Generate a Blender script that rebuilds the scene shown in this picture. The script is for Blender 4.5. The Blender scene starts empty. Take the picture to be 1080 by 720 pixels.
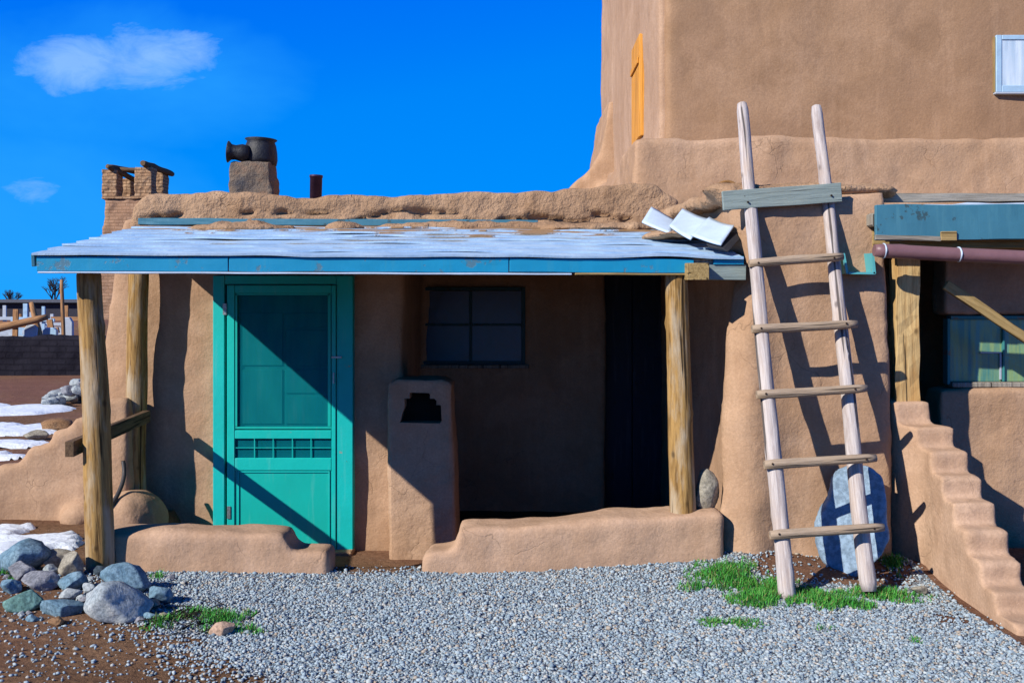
import bpy, bmesh, math, random
import numpy as np
from mathutils import Vector, Matrix, noise, Quaternion

random.seed(7); np.random.seed(7)
scene = bpy.context.scene
C = scene.collection
F = 1050.0; HC = 1.53
def P(px, py, D):                       # a point seen at that place at distance D
    return Vector(((px-540)*D/F, D, HC+(330-py)*D/F))
def PX(px, D): return (px-540)*D/F
def PZ(py, D): return HC+(330-py)*D/F

# ------------------------------------------------------------------ materials
def new_mat(name, rough=.9, spec=.25):
    m = bpy.data.materials.new(name); m.use_nodes = True
    nt = m.node_tree; b = nt.nodes['Principled BSDF']
    b.inputs['Roughness'].default_value = rough
    b.inputs['Specular IOR Level'].default_value = spec
    return m, nt, b
def N(nt, t, **kw):
    n = nt.nodes.new(t)
    for k, v in kw.items():
        if k in n.inputs.keys(): n.inputs[k].default_value = v
        else: setattr(n, k, v)
    return n
def coords(nt, scale=(1,1,1), space='Object'):
    tc = N(nt, 'ShaderNodeTexCoord'); mp = N(nt, 'ShaderNodeMapping')
    mp.inputs['Scale'].default_value = scale
    nt.links.new(tc.outputs[space], mp.inputs['Vector']); return mp.outputs[0]
def world_pos(nt):
    g = N(nt, 'ShaderNodeNewGeometry'); return g.outputs['Position']
def tex_noise(nt, vec, scale, detail=6, rough=.6, dist=0):
    n = N(nt, 'ShaderNodeTexNoise', Scale=scale, Detail=detail, Roughness=rough, Distortion=dist)
    nt.links.new(vec, n.inputs['Vector']); return n.outputs['Fac']
def ramp(nt, fac, stops, interp='LINEAR'):
    r = N(nt, 'ShaderNodeValToRGB'); r.color_ramp.interpolation = interp
    e = r.color_ramp.elements
    while len(e) < len(stops): e.new(.5)
    for i, (p, c) in enumerate(stops):
        e[i].position = p
        if not hasattr(c, '__len__'): c = (c, c, c)
        e[i].color = (*c[:3], 1)
    nt.links.new(fac, r.inputs[0]); return r.outputs[0]
def mix(nt, fac, a, b, mode='MIX'):
    m = N(nt, 'ShaderNodeMix', data_type='RGBA', blend_type=mode)
    for s, v in ((0, fac), (6, a), (7, b)):
        if hasattr(v, 'links'): nt.links.new(v, m.inputs[s])
        elif s == 0: m.inputs[0].default_value = v
        else: m.inputs[s].default_value = (*v, 1)
    return m.outputs[2]
def math_(nt, op, a, b=None, clamp=False):
    m = N(nt, 'ShaderNodeMath', operation=op); m.use_clamp = clamp
    for i, v in enumerate((a, b)):
        if v is None: continue
        if hasattr(v, 'links'): nt.links.new(v, m.inputs[i])
        else: m.inputs[i].default_value = v
    return m.outputs[0]
def bump(nt, b, h, strength=.5, dist=.02, prev=None):
    n = N(nt, 'ShaderNodeBump', Strength=strength, Distance=dist)
    nt.links.new(h, n.inputs['Height'])
    if prev is not None: nt.links.new(prev, n.inputs['Normal'])
    nt.links.new(n.outputs[0], b.inputs['Normal']); return n.outputs[0]

def adobe_mat(name, c1, c2, c3, rough_bump=1.0, crack=.5, scale=1.0):
    m, nt, b = new_mat(name, .95, .12)
    v = world_pos(nt)
    big = tex_noise(nt, v, .9*scale, 5, .6)
    med = tex_noise(nt, v, 5*scale, 5, .65)
    fine = tex_noise(nt, v, 60, 3, .7)
    mp = N(nt, 'ShaderNodeMapping'); mp.inputs['Scale'].default_value = (5, 5, .45)
    nt.links.new(v, mp.inputs['Vector'])
    streak = tex_noise(nt, mp.outputs[0], 1.6, 4, .6)
    col = ramp(nt, big, [(.35, c1), (.65, c2)])
    col = mix(nt, ramp(nt, med, [(.42, 0), (.72, .7)]), col, c3)
    col = mix(nt, ramp(nt, streak, [(.52, 0), (.75, .35)]), col, tuple(min(1, x*1.25+.02) for x in c2))
    stn = tex_noise(nt, v, 2.1, 4, .55, 1.2)
    col = mix(nt, ramp(nt, stn, [(.56, 0), (.66, .24)]), col, tuple(min(1, x*1.18+.03) for x in c2))
    col = mix(nt, ramp(nt, stn, [(.33, .26), (.43, 0)]), col, tuple(x*.62 for x in c1))
    # straw and grit flecks
    vo = N(nt, 'ShaderNodeTexVoronoi', Scale=75.0); nt.links.new(v, vo.inputs['Vector'])
    fl = ramp(nt, vo.outputs['Distance'], [(.07, 1), (.16, 0)])
    sel = ramp(nt, med, [(.5, 0), (.6, .6)])
    col = mix(nt, math_(nt, 'MULTIPLY', fl, sel), col, tuple(min(1, x*1.6+.04) for x in c2))
    col = mix(nt, ramp(nt, fine, [(.4, .28), (.62, 0)]), col, tuple(x*.6 for x in c1))
    # drying cracks
    nz = N(nt, 'ShaderNodeTexNoise', Scale=3.0, Detail=4.0); nt.links.new(v, nz.inputs['Vector'])
    vv = N(nt, 'ShaderNodeVectorMath', operation='MULTIPLY_ADD')
    nt.links.new(nz.outputs['Color'], vv.inputs[0]); vv.inputs[1].default_value = (.5, .5, .5); nt.links.new(v, vv.inputs[2])
    vc = N(nt, 'ShaderNodeTexVoronoi', feature='DISTANCE_TO_EDGE', Scale=1.9); nt.links.new(vv.outputs[0], vc.inputs['Vector'])
    cr = ramp(nt, vc.outputs['Distance'], [(.0, 1), (.009, 0)])
    msk = ramp(nt, tex_noise(nt, v, 1.7, 3), [(.53, 0), (.6, 1)])
    cr = math_(nt, 'MULTIPLY', cr, msk); cr = math_(nt, 'MULTIPLY', cr, crack)
    col = mix(nt, cr, col, tuple(x*.25 for x in c1))
    nt.links.new(col, b.inputs['Base Color'])
    n1 = bump(nt, b, med, .35*rough_bump, .06)
    h = math_(nt, 'ADD', math_(nt, 'MULTIPLY', tex_noise(nt, v, 22, 4, .7), 1.0), math_(nt, 'MULTIPLY', fine, .35))
    h = math_(nt, 'SUBTRACT', h, math_(nt, 'MULTIPLY', cr, 1.5))
    bump(nt, b, h, .5*rough_bump, .018, n1)
    return m
ADOBE = adobe_mat('adobe_plaster', (.425,.262,.158), (.52,.34,.22), (.375,.223,.13), .62, .35)
ADOBE_R = adobe_mat('weathered_adobe', (.37,.228,.135), (.50,.33,.205), (.29,.172,.095), 2.0, .2)
ADOBE_P = adobe_mat('pinkish_adobe', (.46,.29,.185), (.555,.37,.25), (.40,.245,.15), .55, .3)
ADOBE_B = adobe_mat('brown_plaster', (.355,.213,.125), (.435,.27,.162), (.315,.185,.10), .45, .12, .6)

def wood_mat(name, light, dark, stain=None, stain_amt=.5, grain=1.0, rough=.8):
    m, nt, b = new_mat(name, rough, .2)
    v = coords(nt, (1, 1, .07))
    g = tex_noise(nt, v, 55*grain, 6, .65, .4)
    v2 = coords(nt, (1, 1, .25)); l = tex_noise(nt, v2, 9, 5, .6)
    col = ramp(nt, g, [(.33, dark), (.58, light)])
    if stain: col = mix(nt, ramp(nt, l, [(.48, 0), (.62, stain_amt)]), col, stain)
    ck = tex_noise(nt, coords(nt, (1, 1, .035)), 26, 2, .5)
    ck = ramp(nt, ck, [(.33, 1), (.375, 0)])
    col = mix(nt, math_(nt, 'MULTIPLY', ck, .85), col, tuple(x*.15 for x in dark))
    vo = N(nt, 'ShaderNodeTexVoronoi', Scale=7.0); nt.links.new(coords(nt, (1, 1, .7)), vo.inputs['Vector'])
    kn = ramp(nt, vo.outputs['Distance'], [(.05, 1), (.13, 0)])
    col = mix(nt, math_(nt, 'MULTIPLY', kn, .7), col, tuple(x*.35 for x in dark))
    nt.links.new(col, b.inputs['Base Color'])
    h = math_(nt, 'SUBTRACT', g, math_(nt, 'MULTIPLY', ck, .9))
    bump(nt, b, h, .6, .012); return m
LOG = wood_mat('peeled_log', (.42,.25,.085), (.14,.075,.025), (.46,.38,.27), .75)
LOG_D = wood_mat('old_post_wood', (.60,.42,.19), (.38,.23,.09), (.44,.24,.08), .7)
GREYWOOD = wood_mat('weathered_ladder_wood', (.56,.50,.47), (.33,.27,.25), (.50,.37,.27), .5)
RUNG = wood_mat('rung_wood', (.42,.32,.23), (.22,.16,.11), (.5,.36,.22), .5)
PLANKG = wood_mat('grey_green_plank', (.27,.33,.31), (.19,.24,.23), (.34,.36,.30), .4)
RAILW = wood_mat('dark_rail_wood', (.16,.10,.055), (.08,.05,.03))
BEAM = wood_mat('beam_end_wood', (.40,.28,.12), (.24,.16,.06))
GREYB = wood_mat('grey_board', (.33,.30,.25), (.17,.15,.12))
ORANGE = wood_mat('orange_window_wood', (.72,.33,.06), (.58,.24,.035))
CROSSW = wood_mat('cross_wood', (.45,.24,.11), (.26,.13,.06))

def paint_mat(name, col, under, wear=.25, rough=.55, scale=9, stain=None):
    m, nt, b = new_mat(name, rough, .35)
    v = world_pos(nt)
    n = tex_noise(nt, v, scale, 8, .7)
    n2 = tex_noise(nt, v, 3, 4, .6)
    c = mix(nt, ramp(nt, n2, [(.35, 0), (.7, .5)]), col, tuple(x*.78 for x in col))
    mp = N(nt, 'ShaderNodeMapping'); mp.inputs['Scale'].default_value = (8, 8, .6)
    nt.links.new(v, mp.inputs['Vector'])
    st = tex_noise(nt, mp.outputs[0], 3, 4, .6)
    c = mix(nt, ramp(nt, st, [(.55, 0), (.75, .4)]), c, stain or tuple(min(1, x*.8+.12) for x in col))
    ww = ramp(nt, n, [(.70-wear*.35, 0), (.73-wear*.35, 1)])
    c = mix(nt, ww, c, under)
    nt.links.new(c, b.inputs['Base Color'])
    bump(nt, b, math_(nt, 'ADD', n, math_(nt, 'MULTIPLY', ww, -.6)), .3, .008)
    return m
TEAL = paint_mat('teal_door_paint', (.0,.50,.44), (.30,.22,.16), .03, .5, 14)
TEALF = paint_mat('teal_frame_paint', (.0,.50,.46), (.36,.24,.17), .13, .55, 12)
TEALP = paint_mat('teal_panel_paint', (.0,.44,.37), (.0,.36,.3), .1, .5, 5)
BLUEF = paint_mat('blue_fascia_paint', (.008,.28,.50), (.08,.20,.28), .3, .5, 7, (.05,.30,.40))
BLUED = paint_mat('faded_blue_fascia', (.05,.19,.27), (.04,.09,.11), .3, .6, 8, (.10,.27,.33))
ROOFW = None
def roof_mat():
    m, nt, b = new_mat('pale_roll_roofing', .6, .35)
    v = world_pos(nt)
    n = tex_noise(nt, v, 3.5, 7, .65); f = tex_noise(nt, v, 40, 4, .7)
    c = ramp(nt, n, [(.3, (.28,.44,.64)), (.7, (.48,.64,.80))])  # blue of the reflected sky is put into these base colours
    sep = N(nt, 'ShaderNodeSeparateXYZ'); nt.links.new(v, sep.inputs[0])
    mp = N(nt, 'ShaderNodeMapping'); mp.inputs['Scale'].default_value = (.8, 2.6, 1)
    nt.links.new(v, mp.inputs['Vector'])
    d = tex_noise(nt, mp.outputs[0], 2.4, 7, .62)
    back = math_(nt, 'MULTIPLY', math_(nt, 'SUBTRACT', sep.outputs[1], 6.75), .24)
    rt = math_(nt, 'MULTIPLY', math_(nt, 'SUBTRACT', sep.outputs[0], -.3), .02)
    dd = math_(nt, 'ADD', math_(nt, 'ADD', d, back), rt)
    dm = ramp(nt, dd, [(.60, 0), (.64, 1)])
    c = mix(nt, dm, c, mix(nt, f, (.27,.16,.08), (.42,.27,.15)))
    nt.links.new(c, b.inputs['Base Color'])
    bump(nt, b, math_(nt, 'ADD', n, math_(nt, 'MULTIPLY', dm, .5)), .5, .03)
    return m
ROOFW = roof_mat()
def plain(name, col, rough=.6, metallic=0, var=.3, scale=8, spec=.3, bs=.2):
    m, nt, b = new_mat(name, rough, spec)
    b.inputs['Metallic'].default_value = metallic
    v = world_pos(nt); n = tex_noise(nt, v, scale, 6, .65)
    c = ramp(nt, n, [(.3, tuple(x*(1-var) for x in col)), (.7, tuple(min(1, x*(1+var)) for x in col))])
    nt.links.new(c, b.inputs['Base Color']); bump(nt, b, n, bs, .02); return m
SHEET = plain('white_sheet_metal', (.52,.64,.78), .5, 0, .08)
GUTTER = plain('mauve_gutter_pipe', (.20,.105,.115), .4, 0, .12)
SPOUT = paint_mat('teal_spout_paint', (.10,.42,.45), (.25,.2,.15), .25, .5)
TAR = plain('dark_tar_edge', (.03,.03,.035), .8)
SOOT = plain('black_clay', (.016,.018,.025), .55, 0, .5, 14, .4, .6)
PIPE = plain('purple_brown_stovepipe', (.07,.035,.07), .45, .3)
DARK = plain('dark_interior', (.012,.008,.006), .9)
HOSE = plain('dark_hose', (.05,.045,.045), .5)
STEEL = plain('dull_steel', (.35,.38,.38), .4, .8, .2, 30)
WHITEP = plain('white_paint', (.42,.47,.54), .5, 0, .12)
BLUEP = plain('pale_blue_paint', (.35,.52,.68), .5, 0, .12)
CHIM = None
def chim():
    m, nt, b = new_mat('sooty_chimney_plaster', .95, .1); v = world_pos(nt)
    n = tex_noise(nt, v, 3.2, 6, .65); f = tex_noise(nt, v, 18, 6, .7)
    c = ramp(nt, n, [(.36, (.10,.095,.10)), (.5, (.22,.17,.13)), (.66, (.34,.19,.12))])
    nt.links.new(c, b.inputs['Base Color']); bump(nt, b, f, .9, .05); return m
CHIM = chim()
def glass_mat(name, col, rough=.08, curtain=None):
    m, nt, b = new_mat(name, rough, .8); v = world_pos(nt)
    n = tex_noise(nt, v, 2.2, 4, .6, 1.5)
    c = ramp(nt, n, [(.35, tuple(x*.5 for x in col)), (.65, tuple(x*1.5 for x in col))])
    if curtain:
        mp = N(nt, 'ShaderNodeMapping'); mp.inputs['Scale'].default_value = (9, 9, .8); nt.links.new(v, mp.inputs['Vector'])
        s = tex_noise(nt, mp.outputs[0], 2, 3, .5)
        c = ramp(nt, s, curtain)
    nt.links.new(c, b.inputs['Base Color']); bump(nt, b, n, .1, .05); return m
GLASSB = glass_mat('dark_blue_glass', (.001,.006,.05), .35)
GLASSG = glass_mat('green_curtained_glass', (.06,.16,.14), .25, [(.3,(.04,.20,.20)),(.5,(.24,.36,.15)),(.7,(.08,.30,.30))])
GLASSW = glass_mat('pale_curtained_glass', (.5,.6,.7), .2, [(.35,(.42,.55,.66)),(.65,(.68,.78,.86))])

def stone_mat(name, a, b_, c_, rough=.85, scale=6):
    m, nt, b = new_mat(name, rough, .3); v = coords(nt)
    n = tex_noise(nt, v, scale, 7, .65, .5); f = tex_noise(nt, v, scale*9, 5, .7)
    c = ramp(nt, n, [(.32, a), (.55, b_), (.72, c_)])
    c = mix(nt, ramp(nt, f, [(.4, .65), (.58, 0)]), c, tuple(x*.4 for x in a))
    nt.links.new(c, b.inputs['Base Color'])
    n1 = bump(nt, b, n, .4, .04); bump(nt, b, f, .35, .01, n1); return m
ST = {
 'blue': stone_mat('blue_grey_stone', (.10,.20,.28), (.22,.34,.42), (.38,.47,.52)),
 'white': stone_mat('pale_grey_stone', (.30,.36,.40), (.48,.51,.51), (.62,.59,.53)),
 'green': stone_mat('green_stone', (.10,.21,.19), (.17,.33,.30), (.25,.38,.36)),
 'tan': stone_mat('tan_stone', (.30,.27,.21), (.42,.38,.30), (.36,.38,.38)),
 'purple': stone_mat('purple_grey_stone', (.18,.19,.22), (.30,.30,.33), (.40,.40,.40)),
 'brown': stone_mat('brown_stone', (.25,.13,.06), (.35,.20,.10), (.40,.27,.17)),
 'pink': stone_mat('pink_stone', (.45,.29,.20), (.55,.38,.28), (.62,.47,.37)),
 'dark': stone_mat('dark_stone', (.03,.05,.07), (.06,.09,.12), (.10,.13,.16)),
 'slab': stone_mat('slate_blue_slab', (.22,.32,.43), (.30,.41,.52), (.38,.48,.56), .8, 3),
}
SNOW, nt_, b_ = new_mat('snow', .6, .4)
b_.inputs['Base Color'].default_value = (.82,.88,.95,1); bump(nt_, b_, tex_noise(nt_, world_pos(nt_), 8, 6, .6), .6, .05)

def island_mat(name, stops, rough=.85):
    m, nt, b = new_mat(name, rough, .3)
    g = N(nt, 'ShaderNodeNewGeometry')
    c = ramp(nt, g.outputs['Random Per Island'], stops)
    n = tex_noise(nt, world_pos(nt), 70, 3, .6)
    c = mix(nt, ramp(nt, n, [(.35, .35), (.6, 0)]), c, (.08,.08,.09))
    nt.links.new(c, b.inputs['Base Color']); return m
PEB = island_mat('gravel_pebbles', [(0,(.14,.18,.21)),(.12,(.23,.31,.37)),(.3,(.33,.42,.48)),(.5,(.44,.53,.58)),(.62,(.28,.38,.45)),(.75,(.53,.57,.56)),(.84,(.40,.31,.22)),(.93,(.56,.62,.63)),(1,(.15,.2,.25))])
BLADE = island_mat('grass_blades', [(0,(.03,.22,.02)),(.4,(.04,.34,.03)),(.75,(.10,.42,.04)),(.9,(.20,.28,.06)),(1,(.30,.24,.10))], .6)

def dirt_mat():
    m, nt, b = new_mat('brown_dirt', .97, .1); v = world_pos(nt)
    n = tex_noise(nt, v, 1.3, 8, .65); f = tex_noise(nt, v, 24, 7, .75); l = tex_noise(nt, v, .12, 5, .6)
    c = ramp(nt, n, [(.32, (.17,.092,.05)), (.52, (.25,.14,.078)), (.7, (.33,.20,.12))])
    c = mix(nt, ramp(nt, f, [(.38, .55), (.6, 0)]), c, (.10,.052,.03))
    c = mix(nt, ramp(nt, l, [(.45, 0), (.6, .55)]), c, (.21,.09,.075))
    vo = N(nt, 'ShaderNodeTexVoronoi', Scale=42.0); nt.links.new(v, vo.inputs['Vector'])
    pm = math_(nt, 'MULTIPLY', ramp(nt, vo.outputs['Distance'], [(.12, 1), (.2, 0)]), ramp(nt, tex_noise(nt, v, 6, 3), [(.5, 0), (.62, 1)]))
    c = mix(nt, pm, c, (.33,.31,.3))
    nt.links.new(c, b.inputs['Base Color'])
    n1 = bump(nt, b, tex_noise(nt, v, 5, 8, .7), .9, .06); bump(nt, b, math_(nt, 'ADD', f, pm), .9, .015, n1); return m
DIRT = dirt_mat()
def gravel_bed_mat():
    m, nt, b = new_mat('gravel_base', .95, .1); v = world_pos(nt)
    vo = N(nt, 'ShaderNodeTexVoronoi', Scale=60.0); nt.links.new(v, vo.inputs['Vector'])
    c = ramp(nt, vo.outputs['Color'], [(.2, (.16,.17,.19)), (.6, (.27,.30,.33)), (.85, (.38,.36,.33))])
    nt.links.new(c, b.inputs['Base Color']); bump(nt, b, vo.outputs['Distance'], .9, -.03); return m
GBED = gravel_bed_mat()
def brick_mat(name, c1, c2, mortar, s, bw=.45, rh=.16):
    m, nt, b = new_mat(name, .95, .1)
    tc = N(nt, 'ShaderNodeTexCoord'); sp = N(nt, 'ShaderNodeSeparateXYZ'); nt.links.new(tc.outputs['Object'], sp.inputs[0])
    cb = N(nt, 'ShaderNodeCombineXYZ')
    nt.links.new(math_(nt, 'ADD', sp.outputs[0], sp.outputs[1]), cb.inputs[0]); nt.links.new(sp.outputs[2], cb.inputs[1])
    nz = N(nt, 'ShaderNodeTexNoise', Scale=1.5); nt.links.new(cb.outputs[0], nz.inputs['Vector'])
    vm = N(nt, 'ShaderNodeVectorMath', operation='MULTIPLY_ADD'); nt.links.new(nz.outputs['Color'], vm.inputs[0])
    vm.inputs[1].default_value = (.06,.06,0); nt.links.new(cb.outputs[0], vm.inputs[2])
    br = N(nt, 'ShaderNodeTexBrick'); nt.links.new(vm.outputs[0], br.inputs['Vector'])
    br.inputs['Scale'].default_value = s; br.inputs['Brick Width'].default_value = bw; br.inputs['Row Height'].default_value = rh
    br.inputs['Mortar Size'].default_value = .018
    br.inputs['Color1'].default_value = (*c1,1); br.inputs['Color2'].default_value = (*c2,1); br.inputs['Mortar'].default_value = (*mortar,1)
    n = tex_noise(nt, tc.outputs['Object'], 3, 6, .7)
    c = mix(nt, ramp(nt, n, [(.4, .5), (.65, 0)]), br.outputs['Color'], tuple(x*.6 for x in c1))
    nt.links.new(c, b.inputs['Base Color'])
    n1 = bump(nt, b, br.outputs['Fac'], .8, -.08); bump(nt, b, n, .5, .1, n1); return m
TOWERB = brick_mat('adobe_brick', (.42,.25,.14), (.50,.33,.2), (.2,.11,.06), 1.0, .5, .2)
TOWERW = brick_mat('eroded_adobe_brick', (.42,.245,.15), (.45,.28,.18), (.33,.19,.11), 1.0, .5, .2)
DARKB = brick_mat('dark_adobe_brick', (.018,.017,.026), (.023,.021,.03), (.014,.013,.02), 1.0, .42, .15)

# ------------------------------------------------------------------ object helpers
def sstep(a, b, x):
    t = min(1, max(0, (x-a)/(b-a))); return t*t*(3-2*t)
W = {}                                   # world origin of every object
def tag(o, label=None, cat=None, group=None, kind=None):
    if label: o['label'] = label
    if cat: o['category'] = cat
    if group: o['group'] = group
    if kind: o['kind'] = kind
    return o
def thing(name, loc, label, cat, group=None, parent=None):
    o = bpy.data.objects.new(name, None); C.objects.link(o)
    o.empty_display_size = .2
    loc = Vector(loc); o.location = loc; W[o] = loc
    return tag(o, label, cat, group)
def link(name, me, mat, parent=None, smooth=False, origin=None):
    """me is in world coordinates"""
    n = len(me.vertices)
    co = np.empty(n*3, 'f'); me.vertices.foreach_get('co', co); co = co.reshape(-1, 3)
    mn, mx = co.min(0), co.max(0)
    if origin is None: origin = Vector(((mn[0]+mx[0])/2, (mn[1]+mx[1])/2, mn[2]))
    me.transform(Matrix.Translation(-origin))
    o = bpy.data.objects.new(name, me); C.objects.link(o)
    me.materials.clear(); me.materials.append(mat)
    if smooth: me.polygons.foreach_set('use_smooth', [True]*len(me.polygons))
    W[o] = origin.copy()
    if parent: o.parent = parent; o.location = origin - W[parent]
    else: o.location = origin
    me.update(); return o
def pymesh(verts, faces):
    me = bpy.data.meshes.new('m'); me.from_pydata([tuple(v) for v in verts], [], faces); me.validate(); me.update(); return me
def fix_normals(me):
    bm = bmesh.new(); bm.from_mesh(me); bmesh.ops.recalc_face_normals(bm, faces=bm.faces); bm.to_mesh(me); bm.free()
def box(x0, x1, y0, y1, z0, z1):
    v = [(x,y,z) for z in (z0,z1) for y in (y0,y1) for x in (x0,x1)]
    f = [(0,2,3,1),(4,5,7,6),(0,1,5,4),(2,6,7,3),(0,4,6,2),(1,3,7,5)]
    return v, f
def hexa(bottom, top):                   # 4 + 4 points, both counter-clockwise seen from above
    v = list(bottom)+list(top)
    f = [(3,2,1,0),(4,5,6,7)]+[(i,(i+1)%4,(i+1)%4+4,i+4) for i in range(4)]
    return v, f
def prism(poly, y0, y1):                 # polygon in x,z extruded along y
    n = len(poly)
    v = [(x,y0,z) for x,z in poly]+[(x,y1,z) for x,z in poly]
    f = [tuple(range(n)), tuple(range(2*n-1,n-1,-1))]+[(i,i+n,(i+1)%n+n,(i+1)%n) for i in range(n)]
    return v, f
def prism_x(poly, x0, x1):               # polygon in y,z extruded along x
    n = len(poly)
    v = [(x0,y,z) for y,z in poly]+[(x1,y,z) for y,z in poly]
    f = [tuple(range(n)), tuple(range(2*n-1,n-1,-1))]+[(i,i+n,(i+1)%n+n,(i+1)%n) for i in range(n)]
    return v, f
def ellipsoid(c, r, n=14):
    v = []; f = []
    for i in range(n+1):
        t = math.pi*i/n
        for j in range(n*2):
            p = math.pi*j/n
            v.append((c[0]+r[0]*math.sin(t)*math.cos(p), c[1]+r[1]*math.sin(t)*math.sin(p), c[2]+r[2]*math.cos(t)))
    m = n*2
    for i in range(n):
        for j in range(m):
            f.append((i*m+j, i*m+(j+1)%m, (i+1)*m+(j+1)%m, (i+1)*m+j))
    return v, f
def join(shapes):
    V = []; Fc = []
    for v, f in shapes:
        o = len(V); V += list(v); Fc += [tuple(i+o for i in q) for q in f]
    return pymesh(V, Fc)
def merged(shapes):
    me = join(shapes); bm = bmesh.new(); bm.from_mesh(me)
    bmesh.ops.remove_doubles(bm, verts=bm.verts, dist=1e-5); bmesh.ops.recalc_face_normals(bm, faces=bm.faces)
    bm.to_mesh(me); bm.free(); return me
def evaluated(me, mods):
    o = bpy.data.objects.new('tmp', me); C.objects.link(o)
    for t, kw in mods:
        m = o.modifiers.new(t, t)
        for k, v in kw.items(): setattr(m, k, v)
    dg = bpy.context.evaluated_depsgraph_get(); dg.update()
    r = bpy.data.meshes.new_from_object(o.evaluated_get(dg)); bpy.data.objects.remove(o); return r
def displace(me, amp, freq, amp2=0, freq2=10, seed=0):
    n = len(me.vertices)
    off = Vector((seed*3.7, seed*1.3, seed*7.1))
    nr = [v.normal.copy() for v in me.vertices]
    co = [v.co.copy() for v in me.vertices]
    out = np.empty((n, 3), 'f')
    for i in range(n):
        p = co[i]; d = amp*noise.fractal(p*freq+off, 1.0, 2.0, 3)
        if amp2: d += amp2*noise.fractal(p*freq2+off, 1.0, 2.0, 2)
        out[i] = p + nr[i]*d
    me.vertices.foreach_set('co', out.ravel()); me.update()
def adobe(name, shapes, mat, parent=None, voxel=.04, smooth=6, amp=.025, freq=1.6, amp2=.006, freq2=7, cut=None, seed=0, warp=None):
    me = merged([shapes[0]]) if len(shapes) == 1 else None
    parts = [merged([s]) for s in shapes]
    V = []; Fc = []
    for m in parts:
        o = len(V); V += [v.co[:] for v in m.vertices]; Fc += [tuple(i+o for i in p.vertices) for p in m.polygons]
    me = pymesh(V, Fc)
    me = evaluated(me, [('REMESH', dict(mode='VOXEL', voxel_size=voxel))])
    mods = []
    if smooth: mods.append(('SMOOTH', dict(factor=.5, iterations=smooth)))
    me = evaluated(me, mods) if mods else me
    if cut:
        co_ = bpy.data.objects.new('cut', merged([cut])); C.objects.link(co_)
        me = evaluated(me, [('BOOLEAN', dict(operation='DIFFERENCE', object=co_, solver='EXACT'))])
        bpy.data.objects.remove(co_)
    displace(me, amp, freq, amp2, freq2, seed)
    if warp:
        for v in me.vertices: v.co = warp(v.co)
    return link(name, me, mat, parent, smooth=not cut)
def chamfer(me, w, seg=2):
    return evaluated(me, [('BEVEL', dict(width=w, segments=seg, limit_method='ANGLE'))])
def boxes(name, blist, mat, parent=None, bev=.004):
    me = join([box(*b) for b in blist])
    if bev: me = chamfer(me, bev, 1)
    return link(name, me, mat, parent)
def quat_to(d): return Vector(d).normalized().to_track_quat('Z', 'Y')
def place_local(name, me, mat, p0, q, parent, smooth):
    o = bpy.data.objects.new(name, me); C.objects.link(o); me.materials.append(mat)
    if smooth: me.polygons.foreach_set('use_smooth', [True]*len(me.polygons))
    o.rotation_mode = 'QUATERNION'; o.rotation_quaternion = q
    W[o] = Vector(p0); o.parent = parent
    o.location = Vector(p0) - (W[parent] if parent else Vector()); return o
def log(name, p0, p1, r0, r1, mat, parent=None, seed=0, n=20, bend=.0, rough=.06, step=.05):
    p0, p1 = Vector(p0), Vector(p1); L = (p1-p0).length
    rings = max(6, int(L/step)); v = []; f = []
    rnd = random.Random(seed); ph = rnd.uniform(0, 6.28)
    knots = [(rnd.uniform(.05*L, .95*L), rnd.uniform(0, 6.28), rnd.uniform(.10, .22)) for _ in range(int(L*3)+1)]
    for i in range(rings+1):
        t = i/rings; z = L*t; r = r0+(r1-r0)*t
        cx = bend*math.sin(math.pi*t)*math.cos(ph)+.25*r0*noise.noise(Vector((seed, 0, z*1.2)))
        cy = bend*math.sin(math.pi*t)*math.sin(ph)+.25*r0*noise.noise(Vector((seed, 5, z*1.2)))
        e = .82 if i in (0, rings) else 1
        for j in range(n):
            a = 2*math.pi*j/n
            rr = r*e*(1+rough*noise.fractal(Vector((math.cos(a)*1.3+seed*3, math.sin(a)*1.3, z*2.2)), 1, 2, 3))
            for kz, ka, ks in knots:
                da = math.atan2(math.sin(a-ka), math.cos(a-ka))
                rr += r*ks*math.exp(-((z-kz)/.03)**2-(da/.35)**2)
            v.append((cx+rr*math.cos(a), cy+rr*math.sin(a), z))
    for i in range(rings):
        for j in range(n):
            f.append((i*n+j, i*n+(j+1)%n, (i+1)*n+(j+1)%n, (i+1)*n+j))
    f.append(tuple(range(n-1, -1, -1))); f.append(tuple(rings*n+j for j in range(n)))
    me = pymesh(v, f)
    o = place_local(name, me, mat, p0, quat_to(p1-p0), parent, True)
    me.polygons[-1].use_smooth = False; me.polygons[-2].use_smooth = False
    return o
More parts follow.
